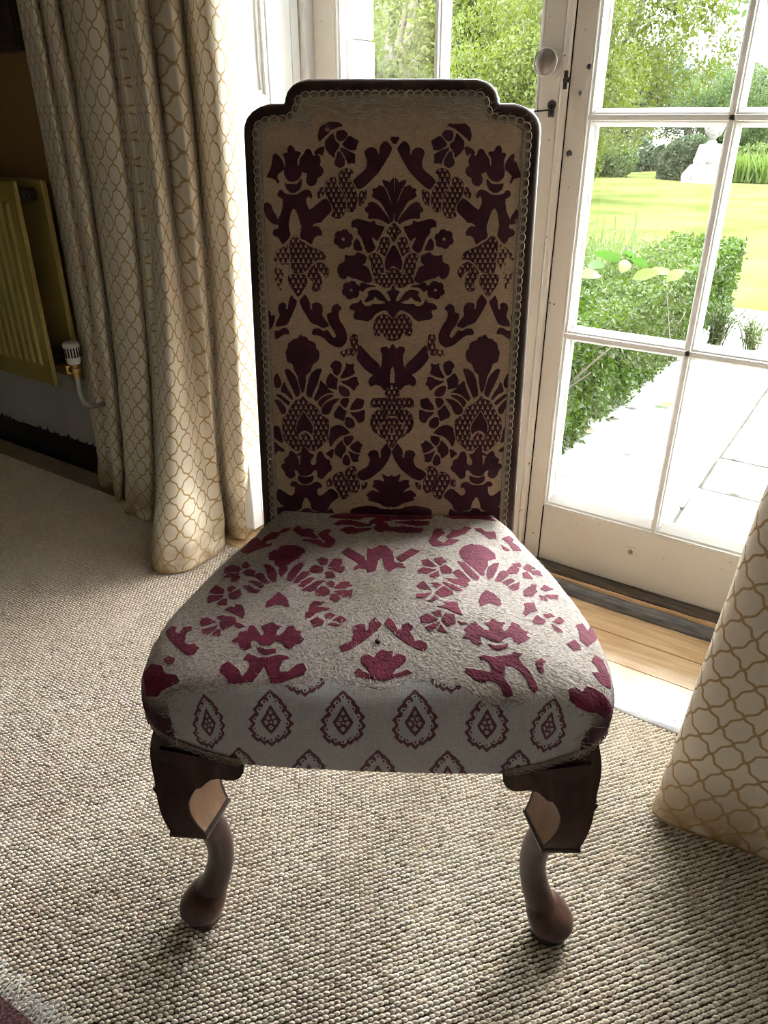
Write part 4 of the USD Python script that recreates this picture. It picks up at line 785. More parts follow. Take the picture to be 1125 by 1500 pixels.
# ---- the cut velvet: outlines measured on the cloth, tile by tile (origin and scale), s solid pile, l lattice, w worn lattice, x ground; a capital letter is mirrored about the tile's axis
TILES = {'B1': (370, 150, .19556), 'B2': (480, 240, .17778), 'B3': (380, 320, .14222), 'B4': (385, 470, .14222), 'B5': (385, 600, .14222), 'B6': (500, 440, .14222), 'B7': (500, 580, .14222),
         'S1': (340, 745, .19556), 'S2': (280, 780, .24889), 'S3': (210, 880, .24889), 'S4': (470, 880, .19556), 'S5': (540, 745, .24889), 'S6': (600, 840, .24889), 'S7': (650, 940, .23111)}
BACK = '''
B1 s: 487,240 500,185 545,150 600,140 650,150 680,175 640,185 600,205 560,240 525,270 500,300 490,275; 540,290 570,255 600,225 612,260 620,290 650,310 648,335 625,365 615,380 612,420 590,400 570,385 545,350 538,320; 625,215 660,205 690,210 715,235 700,265 670,292 640,290 622,262; 722,245 760,270 795,290 780,320 775,355 740,362 700,345 665,315 690,285; 655,335 700,352 745,375 768,390 765,420 768,462 735,455 712,465 698,430 680,390 655,355; 630,372 650,360 672,395 690,430 692,470 655,495 615,475 610,440 625,410; 455,372 490,340 530,325 540,345 530,380 520,402 495,385 470,395
B1 s: 265,330 285,318 310,340 315,365 345,365 365,380 345,405 335,430 335,470 352,505 372,530 345,575 320,592 270,592 240,560 232,520 240,470 240,420 222,395 235,375 262,378 258,350; 350,420 380,385 395,355 420,343 440,365 450,400 475,390 500,400 510,440 500,470 525,490 532,520 515,550 485,565 480,600 455,625 425,628 400,605 398,570 410,535 385,525 340,515 320,500 346,470; 150,390 175,380 205,410 230,450 235,500 205,525 190,540 180,560 200,600 185,610 165,575 130,565 100,560 120,520 140,470 145,430
B1 s: 237,600 260,612 330,612 355,580 370,570 368,620 345,660 310,680 280,675 250,650; 180,690 195,660 220,655 235,680 275,692 330,692 365,665 400,650 430,660 447,695 440,725 415,700 400,720 400,750 415,790 430,805 540,710 575,745 592,795 585,820 510,895 470,900 440,920 360,925 345,870 325,815 305,790 285,820 275,870 265,930 190,930 190,870 210,830 222,780 225,720 200,715; 80,760 110,745 140,770 155,820 180,850 190,920 150,910 120,885 95,850 80,800
B1 l: 535,610 560,575 600,555 625,565 630,620 660,660 690,710 700,770 690,830 660,870 620,870 585,850 600,820 600,780 570,730 545,690; 640,550 655,510 695,490 735,495 760,530 735,535 725,570 745,610 775,660 785,730 775,790 745,825 705,820 708,770 700,720 670,660 645,620; 490,660 515,630 530,640 540,680 520,705 490,725 480,690; 795,670 855,650 852,710 830,760 795,785 790,730
B1 s: 745,590 790,545 830,515 850,490 855,430 840,400 835,365 860,340 900,335 925,355 940,390 932,420 945,390 950,330 975,295 1000,290 1030,320 1045,350 1020,400 985,460 940,530 880,590 830,635 795,655 775,640 765,620; 1022,262 1088,262 1060,312 1050,312
B2 s: 545,105 525,125 510,155 490,140 445,128 455,165 470,195 440,180 415,175 400,200 360,205 375,235 355,265 385,285 430,310 450,340 470,380 500,430 520,490 545,460; 300,370 330,345 330,320 370,310 410,335 450,380 490,430 515,480 500,500 470,480 430,460 380,450 325,455 335,410 310,395
B2 x: 452,168 470,200 500,270 522,335 526,335 512,280 482,205 460,172
B2 s: 190,490 210,460 250,452 300,465 345,480 385,465 395,500 430,510 470,515 450,560 430,600 405,640 385,620 360,600 370,640 395,690 370,720 330,740 310,710 290,650 270,600 240,570 245,535 215,520 195,530; 205,660 235,610 255,625 270,665 290,715 250,715 215,710; 75,870 85,830 130,810 140,790 135,745 180,760 225,750 240,722 290,745 320,760 310,820 280,830 330,850 350,900 370,950 355,975 320,985 290,970 240,950 190,940 165,920 140,955 100,940 80,905; 265,980 290,975 330,995 380,1000 400,1015 340,1015 310,1030 285,1060 265,1040; 127,620 82,0; 190,1040 78,0
B2 x: 127,620 14,0; 190,1040 14,0
B2 l: 545,480 520,510 480,560 520,595 535,640 545,645 555,640 570,595 610,560 570,510; 395,720 420,680 435,610 470,598 505,615 515,650 495,700 470,770 440,740; 330,765 350,740 390,732 430,755 450,800 460,860 470,900 430,900 395,920 375,925 360,870 355,810; 375,985 400,920 440,908 480,915 500,880 545,855 590,880 610,915 650,908 690,920 715,985 670,985 640,1010 590,1025 560,990 545,980 530,990 500,1025 450,1010 420,985
B2 s: 545,660 515,710 485,770 475,830 490,880 510,860 545,835 580,860 600,880 615,830 605,770 575,710; 545,985 525,1010 520,1040 480,1050 500,1080 520,1130 490,1130 470,1100 440,1060 400,1035 350,1040 320,1060 340,1080 310,1110 300,1140 350,1130 375,1115 390,1090 410,1120 450,1130 480,1145 450,1150 400,1155 370,1150 350,1170 310,1170 285,1150 270,1110 250,1145 200,1150 172,1180 180,1200 225,1210 205,1260 230,1285 290,1290 330,1300 370,1270 390,1240 450,1210 480,1205 500,1230 530,1270 545,1275
B6 l: 350,240 390,200 440,150 480,150 530,200 590,150 640,135 700,170 725,230 735,310 710,370 670,370 650,350 640,300 620,360 600,400 540,420 480,400 440,340 400,330 360,340
B3 s: 180,0 290,0 300,90 320,170 290,220 235,270 210,230 190,190 150,185 130,150 150,110 195,100 195,50; 420,0 650,0 640,40 590,45 555,60 540,85 590,75 630,110 645,150 635,180 600,175 560,200 535,270 500,250 470,225 430,215 410,180 430,110
B3 l: 305,240 340,190 375,170 400,200 430,235 480,260 520,290 590,315 650,345 685,390 670,425 600,425 550,460 500,520 450,560 390,570 330,560; 500,545 560,470 620,445 680,475 720,540 710,590 680,620 655,570 620,540 590,545 630,590 645,660 630,730 580,760 530,735 550,680 540,640 490,600; 290,590 330,570 400,580 460,570 490,610 490,680 450,730 430,780 390,810 360,760 320,710 295,660
B3 w: 305,240 330,560 260,520 160,460 120,420 150,350 220,290; 150,470 230,460 260,560 240,650 240,740 210,760 170,680 140,600
B3 s: 325,780 350,820 385,845 375,900 330,1000 290,1090 230,1110 160,1115 175,1060 210,1000 185,930 200,880 240,862 275,880 270,930 290,940 295,860; 465,775 430,820 405,855 440,930 480,1000 530,1080 600,1100 650,1130 720,1110 690,1060 640,1000 650,940 640,890 600,862 550,870 530,900 545,940 520,930 515,850; 740,920 760,890 800,875 845,920 835,945 815,950 810,1000 830,1060 870,1130 900,1200 900,1266 790,1266 790,1210 760,1150 730,1110 700,1050 690,1000 700,975 740,970; 150,1150 190,1160 230,1130 270,1120 305,1160 300,1195 250,1190 200,1230 160,1250; 85,940 110,950 115,1000 155,990 160,1030 130,1120 100,1150 85,1100
B4 s: 355,180 385,135 410,160 450,165 470,200 520,215 545,240 545,280 580,310 580,380 560,420 520,440 500,480 490,520 440,560 440,620 430,700 410,750 390,720 370,650 355,570 320,510 300,440 250,425 240,380 230,320 250,280 255,230 290,210 310,185; 500,120 520,80 580,75 620,110 660,90 690,130 730,180 760,150 740,110 700,40 700,0 800,0 850,90 870,160 855,230 800,275 740,265 690,240 640,190 580,150 510,145
B4 w: 880,150 930,115 990,140 985,210 1000,280 960,340 930,375 880,360 830,390 780,350 790,300 850,285 895,260
B4 l: 890,170 930,140 975,150 970,210 985,280 950,340 930,360 890,340 910,260
B4 s: 220,500 260,490 310,540 345,590 370,680 385,745 370,770 340,790 310,720 270,640 240,570; 610,490 560,490 510,520 480,570 460,640 440,760 470,790 500,790 520,730 560,650 580,580; 590,605 620,640 650,660 680,710 740,740 660,745 610,770 570,810 545,830 520,800 550,740 575,680; 560,840 610,785 680,760 740,765 700,790 650,820 620,850 600,890 580,880; 600,900 640,850 700,810 790,795 760,830 720,870 690,950 650,970 600,950; 105,590 140,530 180,600 190,650 170,690 120,690; 220,615 240,680 280,740 310,790 300,820 270,790 230,750 180,730 190,680; 120,760 170,750 220,790 270,830 280,850 260,870 220,840 180,800; 110,810 160,810 210,860 240,910 230,960 190,960 160,900
B4 s: 700,440 740,405 790,420 815,450 800,520 770,570 725,545 715,500 690,470; 855,425 880,450 945,435 930,490 950,540 900,570 840,590 790,590 820,530 850,480; 790,615 860,615 940,570 975,580 970,610 995,650 960,680 940,725 880,670 830,650; 785,660 850,680 890,720 900,760 870,785 820,775 795,760 775,700; 690,530 735,570 775,600 760,660 765,710 720,700 670,690 650,650 650,600; 810,800 850,790 890,800 880,850 855,900 820,880 790,840; 960,790 1000,800 1040,810 1040,850 1025,900 960,915 890,920 910,860 945,820; 890,940 960,940 1050,910 1050,960 1045,1030 985,1060 950,1000 920,975; 845,990 900,990 940,1030 950,1080 910,1110 870,1100 840,1070; 790,860 820,905 865,930 850,970 830,1040 780,1010 740,1000 725,960 760,900
B4 l: 410,765 385,805 330,815 290,870 280,890 240,970 200,1000 195,1090 200,1170 220,1230 240,1250 300,1200 345,1230 370,1180 330,1130 335,1060 375,980 415,910 465,985 520,1065 525,1120 508,1190 530,1230 600,1200 660,1240 670,1180 680,1080 680,1020 640,990 600,970 560,890 510,860 450,820
B4 s: 415,925 385,985 345,1060 340,1130 362,1180 385,1145 430,1125 480,1150 500,1180 515,1120 508,1070 455,990; 690,1100 740,1075 800,1070 850,1100 890,1140 900,1155 850,1170 790,1170 750,1210 720,1266 690,1240
B5 l: 225,300 260,280 310,285 350,320 380,270 430,225 480,270 505,325 560,290 620,285 655,320 600,380 540,425 490,420 460,395 430,380 395,410 350,430 300,400 250,350
B5 s: 690,190 740,165 810,165 860,200 900,240 850,260 800,270 740,320 700,390 680,350 670,290 690,240; 100,170 150,160 180,200 190,260 210,340 180,340 110,290 95,240; 100,310 150,360 190,390 230,420 200,440 160,420 120,470 95,430
B5 s: 830,280 900,265 930,270 930,310 890,360 860,375 830,330; 885,390 920,350 980,310 1000,345 1030,350 1010,400 1000,445 950,440; 870,415 930,450 1000,460 975,500 990,530 945,545 915,530 890,460; 850,455 880,475 905,540 890,570 855,580 815,550 820,500; 820,310 825,350 860,390 845,440 820,460 810,510 770,480 735,450 740,390 780,340; 640,460 680,420 730,400 725,440 710,510 690,490 670,470
B5 s: 395,470 345,475 340,460 390,440 400,400 430,385 460,410 480,450 530,460 510,500 490,520 495,570 545,565 550,470 570,430 610,430 640,500 690,520 690,560 715,590 705,630 680,640 650,670 610,720 560,700 560,640 550,620 520,630 490,670 430,685 380,680 350,630 320,620 335,680 310,700 270,710 235,680 215,630 185,590 190,560 230,550 210,510 260,480 270,430 300,425 330,450 365,510 372,570 385,560 380,510
B5 s: 360,670 400,695 470,695 520,670 520,720 490,755 430,768 385,755 355,720; 275,770 300,735 340,740 370,770 430,780 500,770 540,740 590,750 615,800 560,810 560,870 600,890 700,800 760,850 785,900 700,960 660,1050 500,1040 490,960 440,890 410,950 390,1040 230,1040 220,1000 170,960 130,900 150,810 200,830 280,890 320,870 330,790 290,790
B5 l: 720,680 760,650 820,630 840,700 890,790 900,860 860,920 800,920 790,870 740,790 715,740; 840,640 880,590 930,575 975,610 940,650 990,720 1000,800 970,860 900,850 890,780 850,720; 650,740 690,700 710,730 715,780 660,800; 1010,760 1080,740 1070,800 1020,830
B6 s: 540,445 510,460 490,500 460,470 410,480 395,515 420,560 415,640 400,690 385,720 395,680 380,650 300,580 230,500 185,450 165,540 150,600 220,690 290,750 330,765 285,800 275,850 300,890 350,865 400,880 440,930 480,890 500,840 500,740 525,665 545,660
B6 l: 535,840 505,870 480,920 470,960 490,1010 535,1050 585,1010 600,960 590,920 565,870; 330,1110 325,1040 350,1005 400,1000 450,1005 490,1030 535,1065 580,1030 620,1005 670,1000 720,1005 745,1040 740,1110 690,1090 650,1100 620,1130 580,1180 535,1190 490,1180 450,1130 420,1100 380,1090
B7 l: 520,545 490,500 450,440 400,420 375,390 340,375 305,320 297,260 320,180 380,135 430,155 470,215 520,235 570,215 610,155 660,135 720,180 745,260 735,320 700,375 665,390 640,420 590,440 550,500
B7 x: 520,295 498,330 495,370 520,415 545,370 542,330; 425,265 395,300 370,340 368,375 380,380 390,320 420,290 432,275
B7 s: 520,310 508,340 508,370 520,395 532,370 532,340; 460,480 490,530 517,570 500,620 470,680 420,750 360,800 290,850 220,875 180,850 150,800 200,760 260,730 285,690 290,640 265,605 290,565 340,552 380,575 385,640 405,630 400,560 440,510; 515,795 490,835 410,795 430,850 440,880 420,880 380,860 320,870 340,900 310,930 360,960 400,1000 380,990 320,965 290,980 245,1025 290,1050 260,1070 330,1090 400,1110 440,1140 520,1150
B5 s: 110,1015 230,1000 330,1045 390,1050 420,1015 480,1010 510,1050 660,1048 700,1010 730,1060 690,1125 600,1180 120,1180
B7 s: 90,1160 250,1125 330,1130 430,1165 520,1165 520,1250 90,1250
'''
SEATPAT = '''
S1 s: 75,335 65,320 110,280 150,235 190,225 210,240 200,260 270,200 310,180 350,190 370,165 420,148 435,160 400,180 350,200 330,230 280,240 240,260 270,275 300,265 290,285 230,300 170,320 120,345; 450,165 480,140 505,135 520,165 560,155 610,165 600,190 640,220 620,235 570,220 510,215 480,190; 640,200 680,170 720,160 740,175 715,195 740,220 770,240 765,275 730,300 680,295 640,280 600,265 560,250 510,245 540,235 600,240 650,240 690,270 700,255 660,225; 720,70 770,50 860,40 1000,40 1125,45 1125,75 1000,70 940,90 870,80 800,80; 760,120 800,95 860,90 900,95 960,110 1050,130 1000,140 930,140 900,130 830,125 780,135; 800,165 830,150 890,140 930,155 1000,150 1055,150 1020,170 960,180 920,195 850,195 830,180; 1060,150 1090,110 1125,100 1125,185 1080,175
S1 s: 270,365 290,350 270,345 310,320 340,315 360,290 420,280 480,285 540,310 550,335 520,350 500,380 440,410 400,440 350,445 320,425 315,395 280,390; 815,335 870,300 920,330 990,370 1000,400 1020,380 1030,320 1070,300 1125,280 1125,370 1090,400 1080,440 1050,485 1000,460 950,455 910,470 915,445 950,425 900,390 850,360
S1 w: 780,260 830,245 860,290 820,325 770,300; 980,210 1050,190 1125,200 1125,270 1060,290 1000,250
S2 w: 480,310 520,285 560,300 620,335 640,400 560,380 520,350 470,370
S2 s: 545,195 565,205 570,225 545,255 530,270 515,240 520,210; 425,195 450,190 490,215 505,250 500,295 475,300 455,270 445,230; 672,182 640,185 600,210 570,250 558,285 590,295 610,270 640,230; 690,235 655,235 620,270 600,300 625,305 650,285 700,255; 735,272 690,270 650,295 630,320 660,330 690,305; 795,290 740,290 690,320 645,345 700,355 730,345 750,315; 370,265 400,240 430,255 440,280 465,300 440,310 420,300 400,285; 330,290 370,290 410,300 430,320 410,335 380,315; 305,320 340,315 370,335 410,345 380,365 345,355 320,340
S2 s: 740,165 770,152 805,165 800,190 775,200 750,180; 840,160 885,160 885,190 870,205 800,205 820,180; 800,215 900,205 905,225 880,245 830,225; 785,240 830,235 850,265 830,275 795,275; 700,215 725,195 775,210 780,225 760,245 700,240; 790,305 820,290 845,300 835,330 810,325; 875,300 920,290 945,320 900,335 840,335 855,315; 840,350 950,340 940,390 890,385; 815,365 860,365 880,395 850,420 815,400; 735,345 770,320 800,330 820,350 810,370 770,380 730,375; 700,430 720,410 790,412 760,430 720,440 820,450 800,460 740,475 700,505 670,515 670,480 690,470; 785,490 820,475 850,490 820,510 790,515; 830,520 880,495 915,520 890,540; 700,525 740,500 785,525 770,550 720,560; 850,560 800,545 830,535 890,550
S2 s: 515,355 560,390 578,420 575,445 545,440 520,430 480,435 440,450 442,415 480,385; 165,265 195,250 200,215 240,195 280,205 295,225 280,240 220,240; 185,270 220,246 285,246 280,255 230,268; 300,195 325,175 350,200 330,215 305,215; 300,240 340,220 380,230 370,265 340,260 315,255; 230,280 260,262 290,262 275,290 240,300; 110,355 145,315 195,340 195,365 130,365; 95,400 105,375 195,375 170,400 100,420; 215,330 240,318 265,330 235,355 215,350; 220,365 285,340 300,375 260,400 225,395; 150,425 190,395 215,395 210,430 170,435; 195,460 235,440 260,450 260,430 300,430 310,460 318,490 300,515 270,495 230,475
S3 s: 335,135 345,110 380,105 430,130 390,145 345,155; 345,175 440,150 420,180 380,205 345,195; 450,130 500,95 540,105 550,135 500,165 465,180 450,160; 405,205 440,170 455,180 455,215 420,215; 430,100 470,90 490,100 455,120; 540,140 560,135 600,155 560,170 540,160; 520,240 560,215 565,190 610,180 630,150 655,155 680,190 688,208 705,208 712,195 690,160 720,145 760,130 785,150 815,155 785,180 785,205 800,210 830,185 850,155 880,150 900,180 930,185 920,210 950,230 920,255 890,260 870,290 835,280 820,250 780,240 740,270 690,265 660,240 630,245 635,280 600,298 570,285 560,255 530,250; 665,280 690,278 720,290 780,285 775,310 720,325 680,310
S3 s: 585,350 615,315 640,325 680,340 740,335 800,320 850,330 855,345 820,355 800,400 800,420 850,420 900,380 940,370 960,410 940,440 880,460 800,490 750,490 740,450 710,390 690,420 640,480 560,490 500,490 490,460 450,420 460,385 500,360 530,385 560,410 580,450 610,420 625,390 620,360; 135,190 170,155 200,160 185,185 210,200 240,160 290,155 285,180 260,190 250,220 245,250 270,265 300,255 330,285 290,330 250,320 200,285 150,230; 120,350 150,330 185,345 180,375 140,380; 5,430 50,375 110,385 130,430 195,440 215,475 170,500 110,530 90,562 20,562
S4 s: 135,350 190,320 230,310 245,250 235,205 280,180 330,185 335,230 360,210 360,170 400,130 455,180 430,220 370,265 300,320 230,365 170,390 145,375; 475,180 510,130 550,170 570,215 600,225 610,185 650,170 690,190 690,215 665,235 695,280 700,310 740,300 790,325 800,355 770,385 720,370 650,330 590,290 540,250 500,210; 300,430 340,400 380,420 400,440 415,400 460,370 500,385 540,380 530,430 580,400 630,420 640,450 600,490 560,520 530,560 600,540 640,520 690,545 640,560 560,580 500,600 420,600 340,590 270,575 250,540 280,510 330,540 370,555 340,510 300,470
S4 w: 380,20 480,-60 580,20 570,110 480,140 400,110; 570,135 640,125 650,155 580,160
S5 s: 0,80 60,50 200,45 370,50 370,65 250,70 150,70 60,85 0,100; 40,120 70,85 110,90 120,115 200,110 320,125 310,145 230,150 150,140 80,135; 150,85 250,75 360,80 350,105 280,105 200,95; 430,50 500,40 700,45 750,80 650,65 500,65; 380,130 420,125 450,150 420,165 400,190 440,210 470,185 530,190 500,215 420,228 370,225 350,195 370,170; 450,170 490,140 470,130 540,130 560,110 605,118 570,150 530,165 480,180; 615,120 660,120 680,140 740,140 750,185 700,180 660,150; 780,180 820,165 850,185 840,205 870,220 895,255 850,255 820,215; 770,215 800,230 830,250 800,255; 530,260 550,230 600,215 660,220 700,240 740,270 745,300 700,310 700,340 680,370 680,400 660,400 620,360 580,330 540,290; 520,315 560,320 600,360 650,410 640,430 600,410 560,370; 730,330 765,325 750,370 730,410 700,425 690,390 700,350; 770,375 800,370 820,400 770,440 740,430; 780,440 830,415 860,430 810,460; 815,465 885,435 880,480 840,490; 490,380 530,360 560,390 600,430 570,450 520,410; 450,415 520,420 590,450 570,470 490,440; 430,435 490,450 560,490 510,490 470,470
S5 w: 280,220 330,185 350,240 300,265
S5 s: 310,310 345,300 400,345 370,350 320,340; 385,300 430,290 455,315 420,340 390,320; 285,370 320,350 400,365 340,390 290,385; 350,400 410,370 415,400 380,420; 415,350 450,335 490,365 480,390 430,385; 275,460 320,430 370,485 300,480; 365,445 400,440 425,455 395,475; 275,510 370,500 330,535 280,530; 345,550 390,515 410,535 370,555; 390,500 440,460 490,490 500,510 430,530; 810,370 840,340 885,360 870,390 815,390; 840,330 890,325 895,350 860,350; 905,355 930,330 980,360 920,370; 900,385 930,375 965,420 910,415; 930,370 1000,370 1020,405 970,395; 905,490 940,465 990,490 960,525 910,520; 950,450 985,455 980,480 950,470; 1005,480 1030,455 1085,480 1040,495; 1000,515 1040,520 1050,550 1010,545; 1030,510 1110,515 1110,540 1060,535; 690,485 740,510 775,545 770,562 645,562 655,520; -10,240 40,250 60,220 100,225 140,260 150,320 200,330 220,355 160,350 120,380 90,350 80,300 60,290 50,330 40,370 -10,385; 160,295 250,240 300,255 240,295 190,320
S6 s: 450,105 510,145 540,185 520,200 470,175 415,200 405,165 420,135; 670,180 730,178 740,210 750,225 700,240 680,260 665,240 675,215; 200,170 280,175 285,200 310,250 270,240 220,215 165,200 210,190; 60,260 100,240 170,275 120,295 70,295; 130,230 180,220 190,260 150,255; 90,320 180,285 150,330 110,345; 160,345 185,305 220,355; 185,280 210,240 260,245 270,300 220,320; 280,285 345,300 300,310; 720,280 750,250 800,285 780,305 730,300; 780,245 830,240 850,260 800,270; 835,290 880,260 910,285 880,305; 830,300 880,330 900,350 870,355 840,325
S6 s: 310,385 335,360 320,335 360,300 385,290 430,330 450,338 466,345 468,320 435,295 470,290 490,268 515,290 560,295 540,320 545,340 560,345 580,330 600,290 640,310 660,335 695,350 680,370 710,385 690,400 640,420 615,410 600,380 570,380 530,410 480,405 440,380 410,375 425,420 400,430 370,415 350,390; 460,420 500,430 575,420 570,445 520,460 480,450; 975,310 1010,300 1045,345 1060,295 1100,350 1090,400 1040,435 1000,400 990,350; 920,420 970,395 1000,430 1005,455 960,460; 850,0 900,20 940,70 905,60
S7 s: 225,100 250,90 300,100 360,95 430,85 440,70 495,80 470,110 500,150 540,190 570,240 595,300 570,330 540,290 520,240 480,190 430,160 390,160 380,200 385,240 430,300 435,340 400,355 370,340 365,300 340,270 290,250 240,265 200,250 130,195 140,170 200,180 260,190 300,200 305,170 290,140 260,120 230,120; 580,130 610,110 640,130 620,160 630,195 600,205 590,170; 930,130 950,90 1000,120 1020,170 1045,230 1050,300 1000,280 950,220 930,200 980,200 960,160; 790,305 830,290 870,320 900,285 950,300 1000,330 1040,380 1060,420 1020,480 960,450 900,440 840,410 795,370
S7 w: 260,330 300,305 330,330 300,360 265,355; 670,200 700,180 780,195 880,215 890,250 800,265 720,240
'''

def axis_x(y): return 577.0 - (y - 290) * .0099
def rosette(c, r, k=6, ph=.3):
    a = np.linspace(0, 2 * PI, 60, endpoint=False); q = r * (.80 + .20 * np.abs(np.cos(k * (a + ph) / 2)) ** .7)
    return np.stack([c[0] + q * np.cos(a), c[1] + q * np.sin(a)], 1)
def soften(p):
    """corner cutting, so that measured outlines run in curves"""
    for _ in range(1):
        n = np.roll(p, -1, 0); p = np.stack([.8 * p + .2 * n, .2 * p + .8 * n], 1).reshape(-1, 2)
    return p
class Chart:
    def __init__(s, x0, y0, x1, y1, step=.5):
        s.x0, s.y0, s.st = x0, y0, step
        s.gx = np.arange(x0, x1, step) + step / 2; s.gy = np.arange(y0, y1, step) + step / 2
        s.shape = (len(s.gy), len(s.gx))
    def fill(s, pts, out, val=True, where=None):
        p = Polygon(pts).buffer(0)
        if p.is_empty: return
        a, b, c, d = p.bounds
        i0, i1 = np.searchsorted(s.gx, [a, c]); j0, j1 = np.searchsorted(s.gy, [b, d])
        if i1 <= i0 or j1 <= j0: return
        shapely.prepare(p)
        X, Y = np.meshgrid(s.gx[i0:i1], s.gy[j0:j1]); m = shapely.contains_xy(p, X, Y)
        if where is not None: m &= where(X, Y)
        out[j0:j1, i0:i1][m] = val
    def sdf(s, m):
        d = ndimage.distance_transform_edt(m) - ndimage.distance_transform_edt(~m)
        return np.clip(d * s.st, -6, 6).astype(np.float32)
    def look(s, img, u, v, order=1):
        return ndimage.map_coordinates(img, [(v - s.y0) / s.st - .5, (u - s.x0) / s.st - .5], order=order, mode='nearest')
def lattice(pitch, frac=.62):
    def f(X, Y):
        r = np.floor(Y / pitch); fy = Y / pitch - r; fx = (X / pitch + .5 * (r % 2)) % 1
        return ~(np.abs(fx - .5) < frac * .5 * (fy * .9 + .1)) | (fy < .18)
    return f
def build_chart(data, chart, pitch, mirror):
    solid = np.zeros(chart.shape, bool); worn = np.zeros(chart.shape, bool)
    for line in data.strip().splitlines():
        h, body = line.split(':', 1); tile, kind = h.split()
        ox, oy, sc = TILES[tile]
        for poly in body.split(';'):
            q = np.array([list(map(float, c.split(','))) for c in poly.split()])
            if len(q) == 2: q = rosette(q[0], q[1][0])
            q = q * sc + [ox, oy]
            q0 = soften(q) if tile[0] == 'B' else q
            variants = [q0]
            if mirror:
                ax = axis_x(q[:, 1])
                if kind.isupper() and len(q) > 2: pass
                variants.append(np.stack([2 * axis_x(q0[:, 1]) - q0[:, 0], q0[:, 1]], 1))
            for qq in variants:
                k = kind.lower()
                if k == 's': chart.fill(qq, solid)
                elif k == 'x': chart.fill(qq, solid, False)
                else:
                    inner = Polygon(qq).buffer(0).buffer(-1.1)
                    tgt = solid if k == 'l' else worn
                    if k == 'l': chart.fill(qq, solid)
                    for g in getattr(inner, 'geoms', [inner]):
                        if not g.is_empty:
                            if k == 'l': chart.fill(np.array(g.exterior.coords), solid, False)
                            chart.fill(np.array(g.exterior.coords), tgt, True, lattice(pitch))
    return solid, worn

# ---- back
HALF = [(.2135, .36), (.2135, 1.030), (.2125, 1.040), (.208, 1.0495), (.200, 1.0575), (.189, 1.0635), (.176, 1.0672), (.163, 1.0678), (.1525, 1.0675), (.1520, 1.0735), (.1485, 1.0825), (.1415, 1.0900), (.132, 1.0952), (.119, 1.0980), (.06, 1.0985), (0, 1.0985)]
HALF = np.array(HALF)
OUTL = np.vstack([HALF, HALF[:-1][::-1] * [-1, 1]])
def y_back(z): return .431 + .14 * (z - .43) + .012 * np.sin((np.asarray(z) - .43) / .67 * PI) * -.25
def resample(p, step):
    d = np.r_[0, np.cumsum(np.linalg.norm(np.diff(p, axis=0), axis=1))]; n = max(int(d[-1] / step), 2); t = np.linspace(0, d[-1], n)
    return np.stack([np.interp(t, d, p[:, k]) for k in range(p.shape[1])], 1)
ol = resample(OUTL, .004)
def path_normals(p, sm=2):
    t = np.gradient(p, axis=0)
    if sm: t = ndimage.gaussian_filter1d(t, sm, axis=0, mode='nearest')
    t /= np.linalg.norm(t, axis=1, keepdims=True); return np.stack([-t[:, 1], t[:, 0]], 1)     # to the left of travel = inwards
nin = path_normals(ol, 1.2)
prof = [(.0205, .012), (.0205, .0010), (.0195, -.0008), (.0160, -.0018), (.0100, -.0020), (.0070, -.0014), (.0040, .0004), (.0018, .0030), (.0005, .0060), (.0, .0100), (.0, .028), (.003, .031), (.0205, .031), (.0205, .012)]
rings = []
for ins, dy in prof:
    q = ol + nin * ins; rings.append(np.stack([q[:, 0], y_back(q[:, 1]) + dy, q[:, 1]], 1))
rings = np.array(rings); V = rings.transpose(1, 0, 2).reshape(-1, 3)
obj('back_frame', TM(V, grid_faces(len(ol), len(prof))[:, ::-1]), 'walnut', chair, smooth=50)
inner = Polygon(np.vstack([ol + nin * .0165])).buffer(0)
if inner.geom_type != 'Polygon': inner = max(inner.geoms, key=lambda g: g.area)
# upholstered panel
st_ = .00112
xs, zs = np.arange(-.199, .1995, st_), np.arange(.400, 1.086, st_)
X, Z = np.meshgrid(xs, zs)
pv = np.stack([X.ravel(), Z.ravel()], 1)
shapely.prepare(inner)
ins = shapely.contains_xy(inner, pv[:, 0], pv[:, 1]).reshape(X.shape)
dist = ndimage.distance_transform_edt(ins) * st_
dome = .015 * (1 - np.exp(-dist / .028)) + .004 * (1 - (X / .2) ** 2)
base = np.stack([X, y_back(Z) + .002 - dome, Z], -1).reshape(-1, 3)
chart_b = Chart(350, 100, 810, 790)
solid, worn = build_chart(BACK, chart_b, 7.4, True)
uu, vv = to_cloth(base)
sd = chart_b.look(chart_b.sdf(solid), uu, vv)
wn = chart_b.look(worn.astype(np.float32), uu, vv)
nb1 = meshkit.fbm(np.stack([X.ravel() * 60, Z.ravel() * 60, X.ravel() * 0], 1), 4, 2)
# rubbed bare along the top and down the right side
rub = np.clip((.165 - (vv - 145) / 200) * 0, 0, 1)
topwear = np.clip((190 - vv + 28 * (nb1 - .5) * 2) / 22, 0, 1)
rightwear = np.clip((uu - 748 + 46 * (nb1 - .5)) / 16, 0, 1) * np.clip((410 - vv) / 60, 0, 1)
pile = np.clip(.5 + sd / 1.6, 0, 1) * (1 - np.clip(topwear * 1.2, 0, 1)) * (1 - .75 * rightwear * (nb1 > .48))
pile = np.maximum(pile, .62 * wn * (nb1 > .36))
base[:, 1] -= .0011 * pile + .0009 * topwear * (meshkit.fbm(np.stack([X.ravel() * 110, Z.ravel() * 300, X.ravel() * 0], 1), 3, 5) - .5) * 3
ff = grid_faces(*X.shape)[:, ::-1]; keepf = ins.reshape(-1)[ff].all(1); ff = ff[keepf]
un, inv = np.unique(ff, return_inverse=True)
wr = np.clip(topwear * .85 + rightwear * .5, 0, 1)
